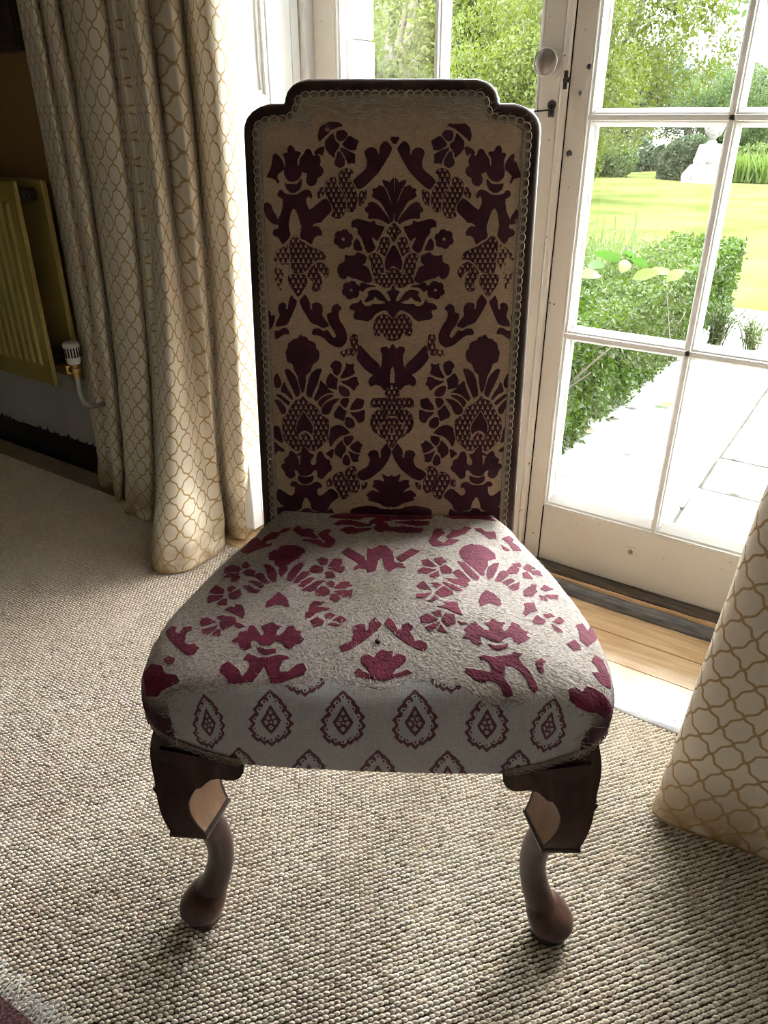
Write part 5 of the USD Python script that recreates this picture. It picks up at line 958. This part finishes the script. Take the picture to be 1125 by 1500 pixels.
obj('back_panel', TM(base[un], inv.reshape(ff.shape)), 'velvet_back', chair, smooth=True, attrs={'weave': np.stack([pile, wn, wr], 1)[un]})
def gimp(name, path, nrm, out, mat_, lam=.0122, half=.0046, r=.00105):
    """looped braid along a 3-D path: nrm points across the braid, out away from the surface"""
    d = np.r_[0, np.cumsum(np.linalg.norm(np.diff(path, axis=0), axis=1))]; L = d[-1]; n = int(L / lam * 11); t = np.linspace(0, L, n)
    def at_(s, arr): return np.stack([np.interp(s, d, arr[:, k]) for k in range(3)], 1)
    ph = 2 * PI * t / lam
    s = np.clip(t + lam * .33 * np.sin(ph * 1.0 + PI), 0, L)
    a = at_(s, path) + at_(s, nrm) * (half * np.cos(ph) - .0008)[:, None] + at_(s, out) * (.0011 + .0006 * np.sin(ph))[:, None]
    c = [tube(a, r, 4)]
    for o in (.0030, .0052):
        tt = np.linspace(0, L, int(L / .004)); c.append(tube(at_(tt, path) + at_(tt, nrm) * o + at_(tt, out) * (.0009 + .0003 * np.sin(tt * 2000))[:, None], .00105, 5))
    tt = np.linspace(0, L, int(L / .004)); A, N_, O_ = at_(tt, path), at_(tt, nrm), at_(tt, out)
    tape = np.stack([A - N_ * .0030 + O_ * .0002, A + N_ * .0068 + O_ * .0002], 1).reshape(-1, 3)
    par = obj(name, c, mat_, chair, smooth=True)
    obj('tape', TM(tape, grid_faces(len(A), 2)), 'braid_dark', par)
    return par
bp = ol + nin * .0205; k0 = (bp[:, 1] > .425)
bp3 = np.stack([bp[:, 0], y_back(bp[:, 1]) - .0045, bp[:, 1]], 1)[k0]
bn3 = np.stack([nin[:, 0], nin[:, 0] * 0, nin[:, 1]], 1)[k0]
gimp('back_braid', bp3, bn3, np.tile([0, -1.0, 0], (len(bp3), 1)), 'braid')
bk = inner.buffer(.003); tri = extr(Polygon(bk.exterior), 0, .003, 'y').subdivide_to_size(.06); tri.vertices[:, 1] += y_back(tri.vertices[:, 2]) + .024
obj('back_lining', tri, 'braid_dark', chair)

# ---- seat
SEAT = np.array([(0, .427), (.19, .427), (.208, .4255), (.2175, .417), (.2255, .40), (.240, .365), (.262, .305), (.284, .225), (.2985, .155), (.3015, .105), (.2975, .055), (.287, .025), (.262, .002), (.205, -.010), (.1, -.0155), (0, -.017)])
so = np.vstack([SEAT, SEAT[1:-1][::-1] * [-1, 1]])
so = np.vstack([so, so[:1]])
so = resample(so, .0004)[:-1]
so = ndimage.gaussian_filter1d(so, 14, axis=0, mode='wrap')
NS = 1240
d = np.r_[0, np.cumsum(np.linalg.norm(np.diff(np.vstack([so, so[:1]]), axis=0), axis=1))]
wden = np.interp((d[:-1] + d[1:]) / 2, d[:-1], np.where(so[:, 1] < .1, 2.1, 1.0) * np.where(so[:, 1] > .42, .5, 1.0)); cw = np.r_[0, np.cumsum(wden)]; tt = np.interp(np.linspace(0, cw[-1], NS, endpoint=False), cw, d)
so = np.stack([np.interp(tt, d, np.r_[so[:, k], so[:1, k]]) for k in range(2)], 1)
SC = np.array([0, .20]); rad_ = np.linalg.norm(so - SC, axis=1); dirs = (so - SC) / rad_[:, None]
# section from the lower edge up the side, over the rounded edge to the crown (inset, height)
side = [(.0035, .3345), (.0015, .336), (-.0005, .345), (-.002, .358), (-.0028, .372), (-.0025, .386), (-.001, .399), (.0025, .411), (.0075, .4215), (.014, .4305), (.0225, .4385), (.033, .4445), (.046, .4495)]
side = spline(side, 8)
nt = 150
E, ZZ = [], []
for k in range(len(side)): E.append(np.full(NS, side[k, 0])); ZZ.append(np.full(NS, side[k, 1]))
for k in range(1, nt + 1):
    f = k / nt; e = side[-1, 0] + (rad_ - side[-1, 0]) * f; E.append(e); ZZ.append(np.full(NS, side[-1, 1] + .0285 * (1 - (1 - f) ** 2)))
E, ZZ = np.array(E), np.array(ZZ)
# the lower edge rises from the straight front towards the corners and sides
zb = .3345 + .034 * np.clip((np.abs(so[:, 0]) - .168) / .115, 0, 1) ** 1.1
zb = np.where((so[:, 1] > .1), .366, zb)
ZZ = np.where(ZZ < .4495, zb[None] + (ZZ - .3345) * (.4495 - zb[None]) / (.4495 - .3345), ZZ)
S3 = np.stack([SC[0] + dirs[None, :, 0] * (rad_[None] - E), SC[1] + dirs[None, :, 1] * (rad_[None] - E), ZZ], -1)
bump_ = meshkit.fbm(np.stack([S3[..., 0] * 9, S3[..., 1] * 9, S3[..., 2] * 9], -1), 3, 9) - .5
sag = np.exp(-(((S3[..., 0]) / .12) ** 2 + ((S3[..., 1] - .2) / .11) ** 2)) * .006
S3[..., 2] += bump_ * .009 * np.clip((S3[..., 2] - .40) / .04, 0, 1) - sag
# at the rear the stuffing is pressed up against the back
wr_ = np.clip((S3[..., 1] - .33) / .08, 0, 1) * np.clip((.215 - np.abs(S3[..., 0])) / .04, 0, 1) * np.clip((S3[..., 2] - .375) / .03, 0, 1)
S3[..., 2] += wr_ * np.clip(.4665 - S3[..., 2], 0, 1) * .92
nr = len(S3); Vs = S3.reshape(-1, 3)
Fs = grid_faces(nr, NS, True)[:, ::-1]
tn = TM(Vs, Fs); nrm = trimesh.Trimesh(tn.vertices, tn.faces, process=False).vertex_normals
if nrm[(nr - 30) * NS][2] < 0: Fs = Fs[:, ::-1]; nrm = -nrm
us, vs = to_cloth(Vs)
chart_s = Chart(200, 735, 920, 1135)
solid, worn = build_chart(SEATPAT, chart_s, 6.0, False)
LIN = [(475, 993), (498, 994), (518, 1002.5), (541, 1008.5), (573, 1008.5), (592, 1000), (602, 996), (637, 996), (671, 1002), (687, 1016), (708, 1031), (729, 1033.5), (765, 1029), (793, 1022), (826, 1023), (835, 1037), (853, 1042), (866, 1049), (864, 1060), (850, 1083), (835, 1150), (262, 1150), (262, 1092), (247, 1040), (247, 1022), (264, 1011.5), (318, 1008.5), (360, 1005), (424, 1003.5), (446, 1002)]
lin = np.zeros(chart_s.shape, bool); chart_s.fill(np.array(LIN, float), lin)
lsd = chart_s.look(chart_s.sdf(lin), us, vs)
rag = meshkit.fbm(np.stack([us / 3.2, vs / 3.2, us * 0], 1), 3, 4) - .5
front = Vs[:, 1] < .13
is_lin = front & (lsd + 3.0 * rag > 0)
# printed medallions
med = np.zeros(chart_s.shape, bool)
NOD = np.array([(317, 162), (360, 200), (394, 248), (434, 312), (440, 378), (422, 440), (372, 470), (318, 498), (263, 482), (214, 458), (193, 405), (198, 335), (232, 260), (272, 205)], float)
NOD = (NOD - [317, 325]) / 100.0                          # unit: about 3 wide, 4.2 high
def medallion(cx, cy, w, h, rot=0, clip=None):
    sx, sy = w / 3.05, h / 4.2
    def T(g):
        return shapely.affinity.translate(shapely.affinity.rotate(shapely.affinity.scale(g, sx, sy, origin=(0, 0)), rot, origin=(0, 0)), cx, cy)
    outer = shapely.union_all([Point(*p).buffer(.43, quad_segs=1) for p in NOD] + [Polygon(NOD)])
    parts = [outer.exterior.buffer(.085)]
    for p in NOD:
        a0 = math.atan2(*(np.array([0, .25]) - p)[::-1]); a = a0 + np.linspace(.6, 2 * PI - .6, 12)
        c = LineString(np.stack([p[0] + .25 * np.cos(a + .9), p[1] + .25 * np.sin(a + .9)], 1)[2:8])
        parts += [c.buffer(.06), Point(*p).buffer(.085)]
    drop = Polygon([(0, -.85), (.35, -.2), (.68, .25), (.45, .65), (0, 1.15), (-.45, .65), (-.68, .25), (-.35, -.2)])
    parts.append(drop.exterior.buffer(.10))
    for q, r in (((0, -.42), .14), ((-.2, .05), .13), ((.2, .0), .13), ((-.36, .38), .16), ((.36, .38), .16), ((0, .78), .17), ((0, .35), .1)):
        parts += [Point(*q).buffer(r + .06).exterior.buffer(.05), Point(*q).buffer(.05)]
    g = T(shapely.union_all(parts))
    for q in getattr(g, 'geoms', [g]):
        full = np.array(q.exterior.coords); tmp = np.zeros(chart_s.shape, bool); chart_s.fill(full, tmp)
        for hole in q.interiors: chart_s.fill(np.array(hole.coords), tmp, False)
        med[:] |= tmp
import shapely.affinity
for a in ((304, 1056, 42, 78, -9), (396, 1051, 58, 80, -2), (502, 1053, 59, 82, 0), (607.5, 1053, 60, 84, 0), (713, 1058, 57, 82, 1), (804, 1061, 46, 80, 12),
          (351, 1133, 56, 76, -3), (452, 1137, 58, 78, 0), (553, 1139, 60, 80, 0), (655, 1140, 60, 80, 0), (757, 1137, 56, 78, 5), (446, 978, 58, 80, 0), (660, 975, 60, 76, 0), (248, 1125, 40, 72, -14)):
    medallion(*a)
msd = chart_s.look(chart_s.sdf(med), us, vs)
edge_n = meshkit.fbm(np.stack([us / 2.6, vs / 2.6, us * 0], 1), 3, 14) - .5
pil = np.clip(.5 + (chart_s.look(chart_s.sdf(solid), us, vs) + 1.2 * edge_n + .40) / 1.4, 0, 1)
nwear = meshkit.fbm(np.stack([Vs[:, 0] * 90, Vs[:, 1] * 90, Vs[:, 2] * 90], 1), 4, 6)
frz = meshkit.fbm(np.stack([Vs[:, 0] * 420, Vs[:, 1] * 420, Vs[:, 2] * 300], 1), 2, 8)
pil = np.clip(pil * 1.15 - np.clip(frz - .60, 0, 1) * 3.0, 0, 1)
wn = chart_s.look(worn.astype(np.float32), us, vs) * .45
pil = np.maximum(pil, wn * (nwear > .42))
# old velvet survives, with shade painted into its colour, down both front corners and the sides
painted_shade = np.clip((.425 - Vs[:, 2]) / .03, 0, 1) * np.clip((np.abs(Vs[:, 0]) - .215) / .03, 0, 1)
painted_shade = np.clip(painted_shade + .8 * np.clip((.40 - Vs[:, 2]) / .03, 0, 1) * (Vs[:, 1] > .05), 0, 1)
pil = np.maximum(pil, np.clip(painted_shade * 1.3 - nwear * .9, 0, 1))
off = (.0013 + .0009 * pil + .0014 * (frz - .5))[:, None]
vel = Vs + nrm * off
fl = is_lin[Fs].mean(1)
cap = np.array([Vs[-NS:].mean(0)])
def submesh(name, fs, verts, mat_, attr, **kw):
    un, inv = np.unique(fs, return_inverse=True)
    return obj(name, TM(verts[un], inv.reshape(fs.shape)), mat_, chair, smooth=True, attrs={'weave': attr[un]}, **kw)
submesh('seat_cover', Fs[fl < .5], vel, 'velvet_seat', np.stack([pil, wn, np.clip(painted_shade, 0, 1)], 1), label='worn velvet seat cover')
ml = (front & (lsd > -9))[Fs].all(1)
mp = np.clip(.5 + msd / 1.0, 0, 1)
submesh('linen_patch', Fs[ml], Vs, 'linen_print', np.stack([mp, mp, mp], 1), label='grey linen patch printed with maroon medallions')
# under the seat
low = Vs.reshape(nr, NS, 3)[0][:, :2]
pl = Polygon(low).buffer(-.004)
obj('seat_rail', extr(Polygon(pl.exterior, [pl.buffer(-.05).exterior.coords]), .3355, .372, 'z'), 'walnut', chair)
obj('webbing', extr(pl.buffer(-.045), .345, .355, 'z'), 'braid_dark', chair)
# braid along the lower edge at the corners and sides
lo3 = Vs.reshape(nr, NS, 3)[14]; ln3 = nrm.reshape(nr, NS, 3)[14]
for sgn in (1, -1):
    k = np.where((sgn * lo3[:, 0] > .163) & (lo3[:, 1] < .40))[0]
    k = k[np.argsort(lo3[k, 1] * 1.0 + (.35 - sgn * lo3[k, 0]) * (lo3[k, 1] < .03) * -1)]
    q = lo3[k]; order = np.argsort(np.unwrap(np.arctan2(q[:, 1] - .2, sgn * q[:, 0]))); k = k[order]
    p_ = lo3[k] + ln3[k] * .0022; dd = np.r_[0, np.cumsum(np.linalg.norm(np.diff(p_, axis=0), axis=1))]
    keepk = np.r_[True, np.diff(dd) > 1e-6]; p_, nn = p_[keepk], ln3[k][keepk]
    gimp('seat_braid', p_, np.tile([0, 0, 1.0], (len(p_), 1)), nn, 'braid_dark', lam=.0110, half=.0042)
# frayed threads along the torn edge and loose fibres over the worn ground
rs = np.random.default_rng(77); lines, dark = [], []
cand = np.where(front & (np.abs(lsd) < 1.6))[0]
for i in rs.choice(cand, 420):
    p = vel[i]; dwn = np.cross(nrm[i], np.cross([0, 0, -1.0], nrm[i])); dwn /= max(np.linalg.norm(dwn), 1e-6); sd_ = np.cross(nrm[i], dwn)
    L = rs.uniform(.003, .011); dr = dwn * rs.uniform(.2, 1) + sd_ * rs.normal(0, .9); c_ = rs.normal(0, .5, 3)
    pts = np.array([p + nrm[i] * (.0004 + .0016 * math.sin(t * 2.6)) + dr * L * t + c_ * L * t * t * .4 for t in (0, .35, .7, 1)])
    (lines if rs.random() < .62 else dark).append(pts)
topc = np.where((Vs[:, 2] > .425) & (pil < .3) & ~is_lin & (us > 205) & (us < 912) & (vs > 775))[0]
for i in rs.choice(topc, 3000):
    p = vel[i] + nrm[i] * .0003; a = rs.uniform(0, 2 * PI); t1 = np.cross(nrm[i], [0, 1.0, 0]); t1 /= np.linalg.norm(t1); t2 = np.cross(nrm[i], t1)
    dr = t1 * math.cos(a) + t2 * math.sin(a); L = rs.uniform(.003, .008); c_ = (t1 * rs.normal() + t2 * rs.normal()) * .5
    pts = np.array([p + dr * L * t + c_ * L * t * t * .5 + nrm[i] * .0012 * math.sin(t * 3) for t in (0, .4, .75, 1)])
    (lines if rs.random() < .8 else dark).append(pts)
for i in rs.choice(np.where((topwear > .5) & ins.reshape(-1))[0], 420):
    p = base[i] - [0, .0006, 0]; a = rs.normal(0, .35); L = rs.uniform(.006, .018); k_ = rs.normal(0, .3)
    lines.append(np.array([p + [L * t * math.cos(a), -.001 * math.sin(t * 3), L * t * math.sin(a) + k_ * L * t * t * .5] for t in (0, .4, .75, 1)]))
curves('loose_threads', lines, .00042, 'thread_pale', chair, kind='stuff')
curves('dark_threads', dark, .00040, 'thread_dark', chair, kind='stuff')
# a pulled tuft with a dark knot in the middle of the seat front
i = np.argmin((us - 553) ** 2 + (vs - 940) ** 2); p = vel[i]
tf = thing('pulled_tuft', parent=chair, loc=(0, 0, 0))
obj('knot', moved(trimesh.creation.icosphere(2, .0036), p + [0, -.001, .001]), 'thread_dark', tf, smooth=True)
obj('cord', tube([p, p + [.001, .012, .002], p + [.0015, .028, .002]], .0007, 5), 'thread_dark', tf)

# ---- legs
LV = [(.372, (-.277, .024), (-.190, .006), (-.170, .07), (-.291, .094)), (.352, (-.282, .010), (-.186, .0), (-.170, .06), (-.289, .085)), (.336, (-.284, .003), (-.188, -.003), (-.172, .06), (-.287, .078)), (.316, (-.2835, -.001), (-.200, -.004), (-.182, .057), (-.285, .074)), (.298, (-.2815, -.004), (-.2165, -.006), (-.195, .055), (-.283, .070)),
      (.280, (-.281, -.006), (-.232, -.008), (-.2065, .051), (-.283, .066)), (.262, (-.2805, -.009), (-.2405, -.011), (-.2115, .049), (-.282, .062)), (.244, (-.2785, -.011), (-.2395, -.013), (-.2125, .048), (-.2805, .058)),
      (.226, (-.2745, -.0125), (-.2325, -.0145), (-.2095, .047), (-.2765, .055)), (.208, (-.268, -.0135), (-.2195, -.0155), (-.2045, .046), (-.270, .052))]
lz = np.array([l[0] for l in LV]); lc = np.array([l[1:] for l in LV])
zz = np.linspace(.372, .208, 34)[::-1]
PATH = [(.205, -.2365, .020, .0215), (.185, -.2320, .026, .0215), (.160, -.2265, .033, .0198), (.130, -.2235, .037, .0188), (.100, -.2245, .037, .0185), (.075, -.2295, .032, .0192), (.055, -.2365, .025, .0208), (.042, -.2425, .020, .0235), (.030, -.248, .016, .0270)]
def front_leg(s):
    S = np.array([s, 1, 1]); flip = -1 if s < 0 else 1      # built on the left, mirrored for the right
    leg = thing('front_leg', parent=chair, loc=(0, 0, 0))
    def out(m):
        m = m.copy()
        if s < 0: m.vertices = m.vertices * [-1, 1, 1]; m.invert()
        return m
    C = np.stack([[np.interp(z, lz[::-1], lc[::-1, k, a]) for k in range(4) for a in range(2)] for z in zz]).reshape(len(zz), 4, 2)
    C = ndimage.gaussian_filter1d(C, 1.0, axis=0, mode='nearest')
    def loft(C, zz, inset=.002):
        n = len(zz); ring = []
        for c in C:
            p = Polygon(c).buffer(-inset).buffer(inset, quad_segs=2); q = np.array(p.exterior.coords)[:-1]
            r = []
            for k in range(4):
                a, b = c[k], c[(k + 1) % 4]; t_ = np.linspace(0, 1, 7)[:-1]
                r += [a + (b - a) * t for t in t_]
            ring.append(np.array(r))
        ring = np.array(ring); m = ring.shape[1]
        V = np.concatenate([ring, np.broadcast_to(zz[:, None, None], (n, m, 1))], 2).reshape(-1, 3); Fq = grid_faces(n, m, True)
        F3 = np.vstack([Fq[:, [0, 1, 2]], Fq[:, [0, 2, 3]]]); c0 = len(V); V = np.vstack([V, [*ring[0].mean(0), zz[0]], [*ring[-1].mean(0), zz[-1]]]); j = np.arange(m); j2 = (j + 1) % m
        F3 = np.vstack([F3, np.stack([np.full(m, c0), j, j2], 1), np.stack([np.full(m, c0 + 1), (n - 1) * m + j2, (n - 1) * m + j], 1)])
        t = TM(V, F3)
        if t.volume < 0: t.invert()
        return t
    blk = loft(C, zz)
    obj('knee_block', out(blk), 'walnut', leg, smooth=32)
    # paler inner face, the light on it painted into the wood colour
    q = C[1:-9]; z1 = zz[1:-9]
    a, b = q[:, 1], q[:, 2]; nI = np.array([.9, -.43])
    face = np.stack([np.c_[a + (b - a) * .03 + nI * .0004, z1], np.c_[a + (b - a) * .5 + nI * .0006, z1], np.c_[a + (b - a) * .93 + nI * .0004, z1]], 1).reshape(-1, 3)
    f_ = TM(face, grid_faces(len(z1), 3)); f_ = f_ if f_.face_normals[:, 0].mean() > 0 else TM(face, grid_faces(len(z1), 3)[:, ::-1])
    obj('inner_face', out(f_), 'walnut_lit', leg, smooth=True)
    lip = loft(np.array([C[0] + (C[0] - C[0].mean(0)) * k for k in (.0, .06, .06, .0)]), np.array([.2015, .203, .2075, .209]))
    obj('lip', out(lip), 'picture_wood', leg, smooth=30)
    pth = np.array(PATH); pp = spline(pth, 6)
    shank = tube(np.c_[pp[:, 1], pp[:, 2], pp[:, 0]], pp[:, 3], 28)
    # pad foot: an egg leaning forwards, on a thin disc
    e = trimesh.creation.icosphere(4, 1.0); p = e.vertices.copy()
    low_ = np.clip(-p[:, 2], 0, 1); p[:, 2] = np.where(p[:, 2] < 0, -np.abs(p[:, 2]) ** 1.0 * .8, p[:, 2])
    p = p * [.0325, .0345, .0330]
    up_ = np.clip(p[:, 2] / .033, 0, 1); p[:, 0] += up_ * .014; p[:, 1] += up_ * .013
    foot = TM(p + [-.2535, .0125, .0290], e.faces)
    mA = manifold3d.Manifold(manifold3d.Mesh(np.asarray(shank.vertices, np.float32), np.asarray(shank.faces, np.uint32)))
    mB = manifold3d.Manifold(manifold3d.Mesh(np.asarray(foot.vertices, np.float32), np.asarray(foot.faces, np.uint32)))
    if mA.volume() < 0: shank.invert(); mA = manifold3d.Manifold(manifold3d.Mesh(np.asarray(shank.vertices, np.float32), np.asarray(shank.faces, np.uint32)))
    u = (mA + mB).refine_to_length(.004).to_mesh(); um = TM(u.vert_properties[:, :3], u.tri_verts)
    um = trimesh.Trimesh(um.vertices, um.faces, process=True)
    keepz = um.vertices[:, 2] > .19
    v0 = um.vertices.copy(); um = trimesh.smoothing.filter_taubin(um, .5, .52, 60)
    um.vertices[keepz] = v0[keepz]
    obj('shank', out(um), 'walnut', leg, smooth=True)
    disc = lathe([(.0001, .0), (.0245, .0), (.0265, .003), (.0265, .006), (.024, .0085), (.0001, .0085)], 32, (-.2535, .0125, 0))
    obj('pad', out(disc), 'picture_wood', leg, smooth=35)
    # ear bracket beside the knee, its lower edge scrolled
    ear = Polygon([(-.270, .345), (-.280, .300), (-.232, .284), (-.220, .290), (-.213, .298), (-.206, .3045), (-.196, .3075), (-.186, .305), (-.176, .305), (-.168, .310), (-.1625, .320), (-.1610, .334), (-.190, .3375)])
    em = extr(ear, -.010, .030, 'y'); em.vertices[:, 1] += np.clip((np.abs(em.vertices[:, 0]) - .22) / .06, 0, 1) * .012
    obj('ear_bracket', out(em), 'walnut', leg)
    # carved scroll on the outer corner
    a = np.linspace(0, 1, 16); ang = -1.2 + a * 5.0; rr = .0075 * (1 - .55 * a)
    sc = np.stack([-.2835 - .0 * a + .0 * np.cos(ang), -.002 + .006 + rr * np.cos(ang), .272 + rr * np.sin(ang)], 1)
    tail = np.stack([-.283 + .020 * a, -.006 - .004 * a, .283 - .014 * a - .010 * np.sin(a * PI)], 1)
    obj('carved_scroll', out(cat([tube(sc, .0024, 6), tube(tail, np.linspace(.0026, .001, 16), 6)])), 'walnut', leg, smooth=True)
front_leg(1); front_leg(-1)
for s in (-1, 1):
    rl = thing('rear_leg', parent=chair, loc=(0, 0, 0))
    z = np.linspace(.0, .40, 15); y = .447 + .085 * (1 - z / .40) ** 1.5; w = .016 + .003 * z / .4
    V = np.stack([np.stack([s * .197 + a * w, y + b * w, z], 1) for a, b in ((-1, -1), (1, -1), (1, 1), (-1, 1))], 1).reshape(-1, 3)
    Fq = grid_faces(15, 4, True); m = TM(np.vstack([V]), np.vstack([Fq[:, [0, 1, 2]], Fq[:, [0, 2, 3]], [[0, 2, 1], [0, 3, 2], [56, 57, 58], [56, 58, 59]]]))
    if m.volume < 0: m.invert()
    obj('post', m, 'walnut', rl, smooth=30)
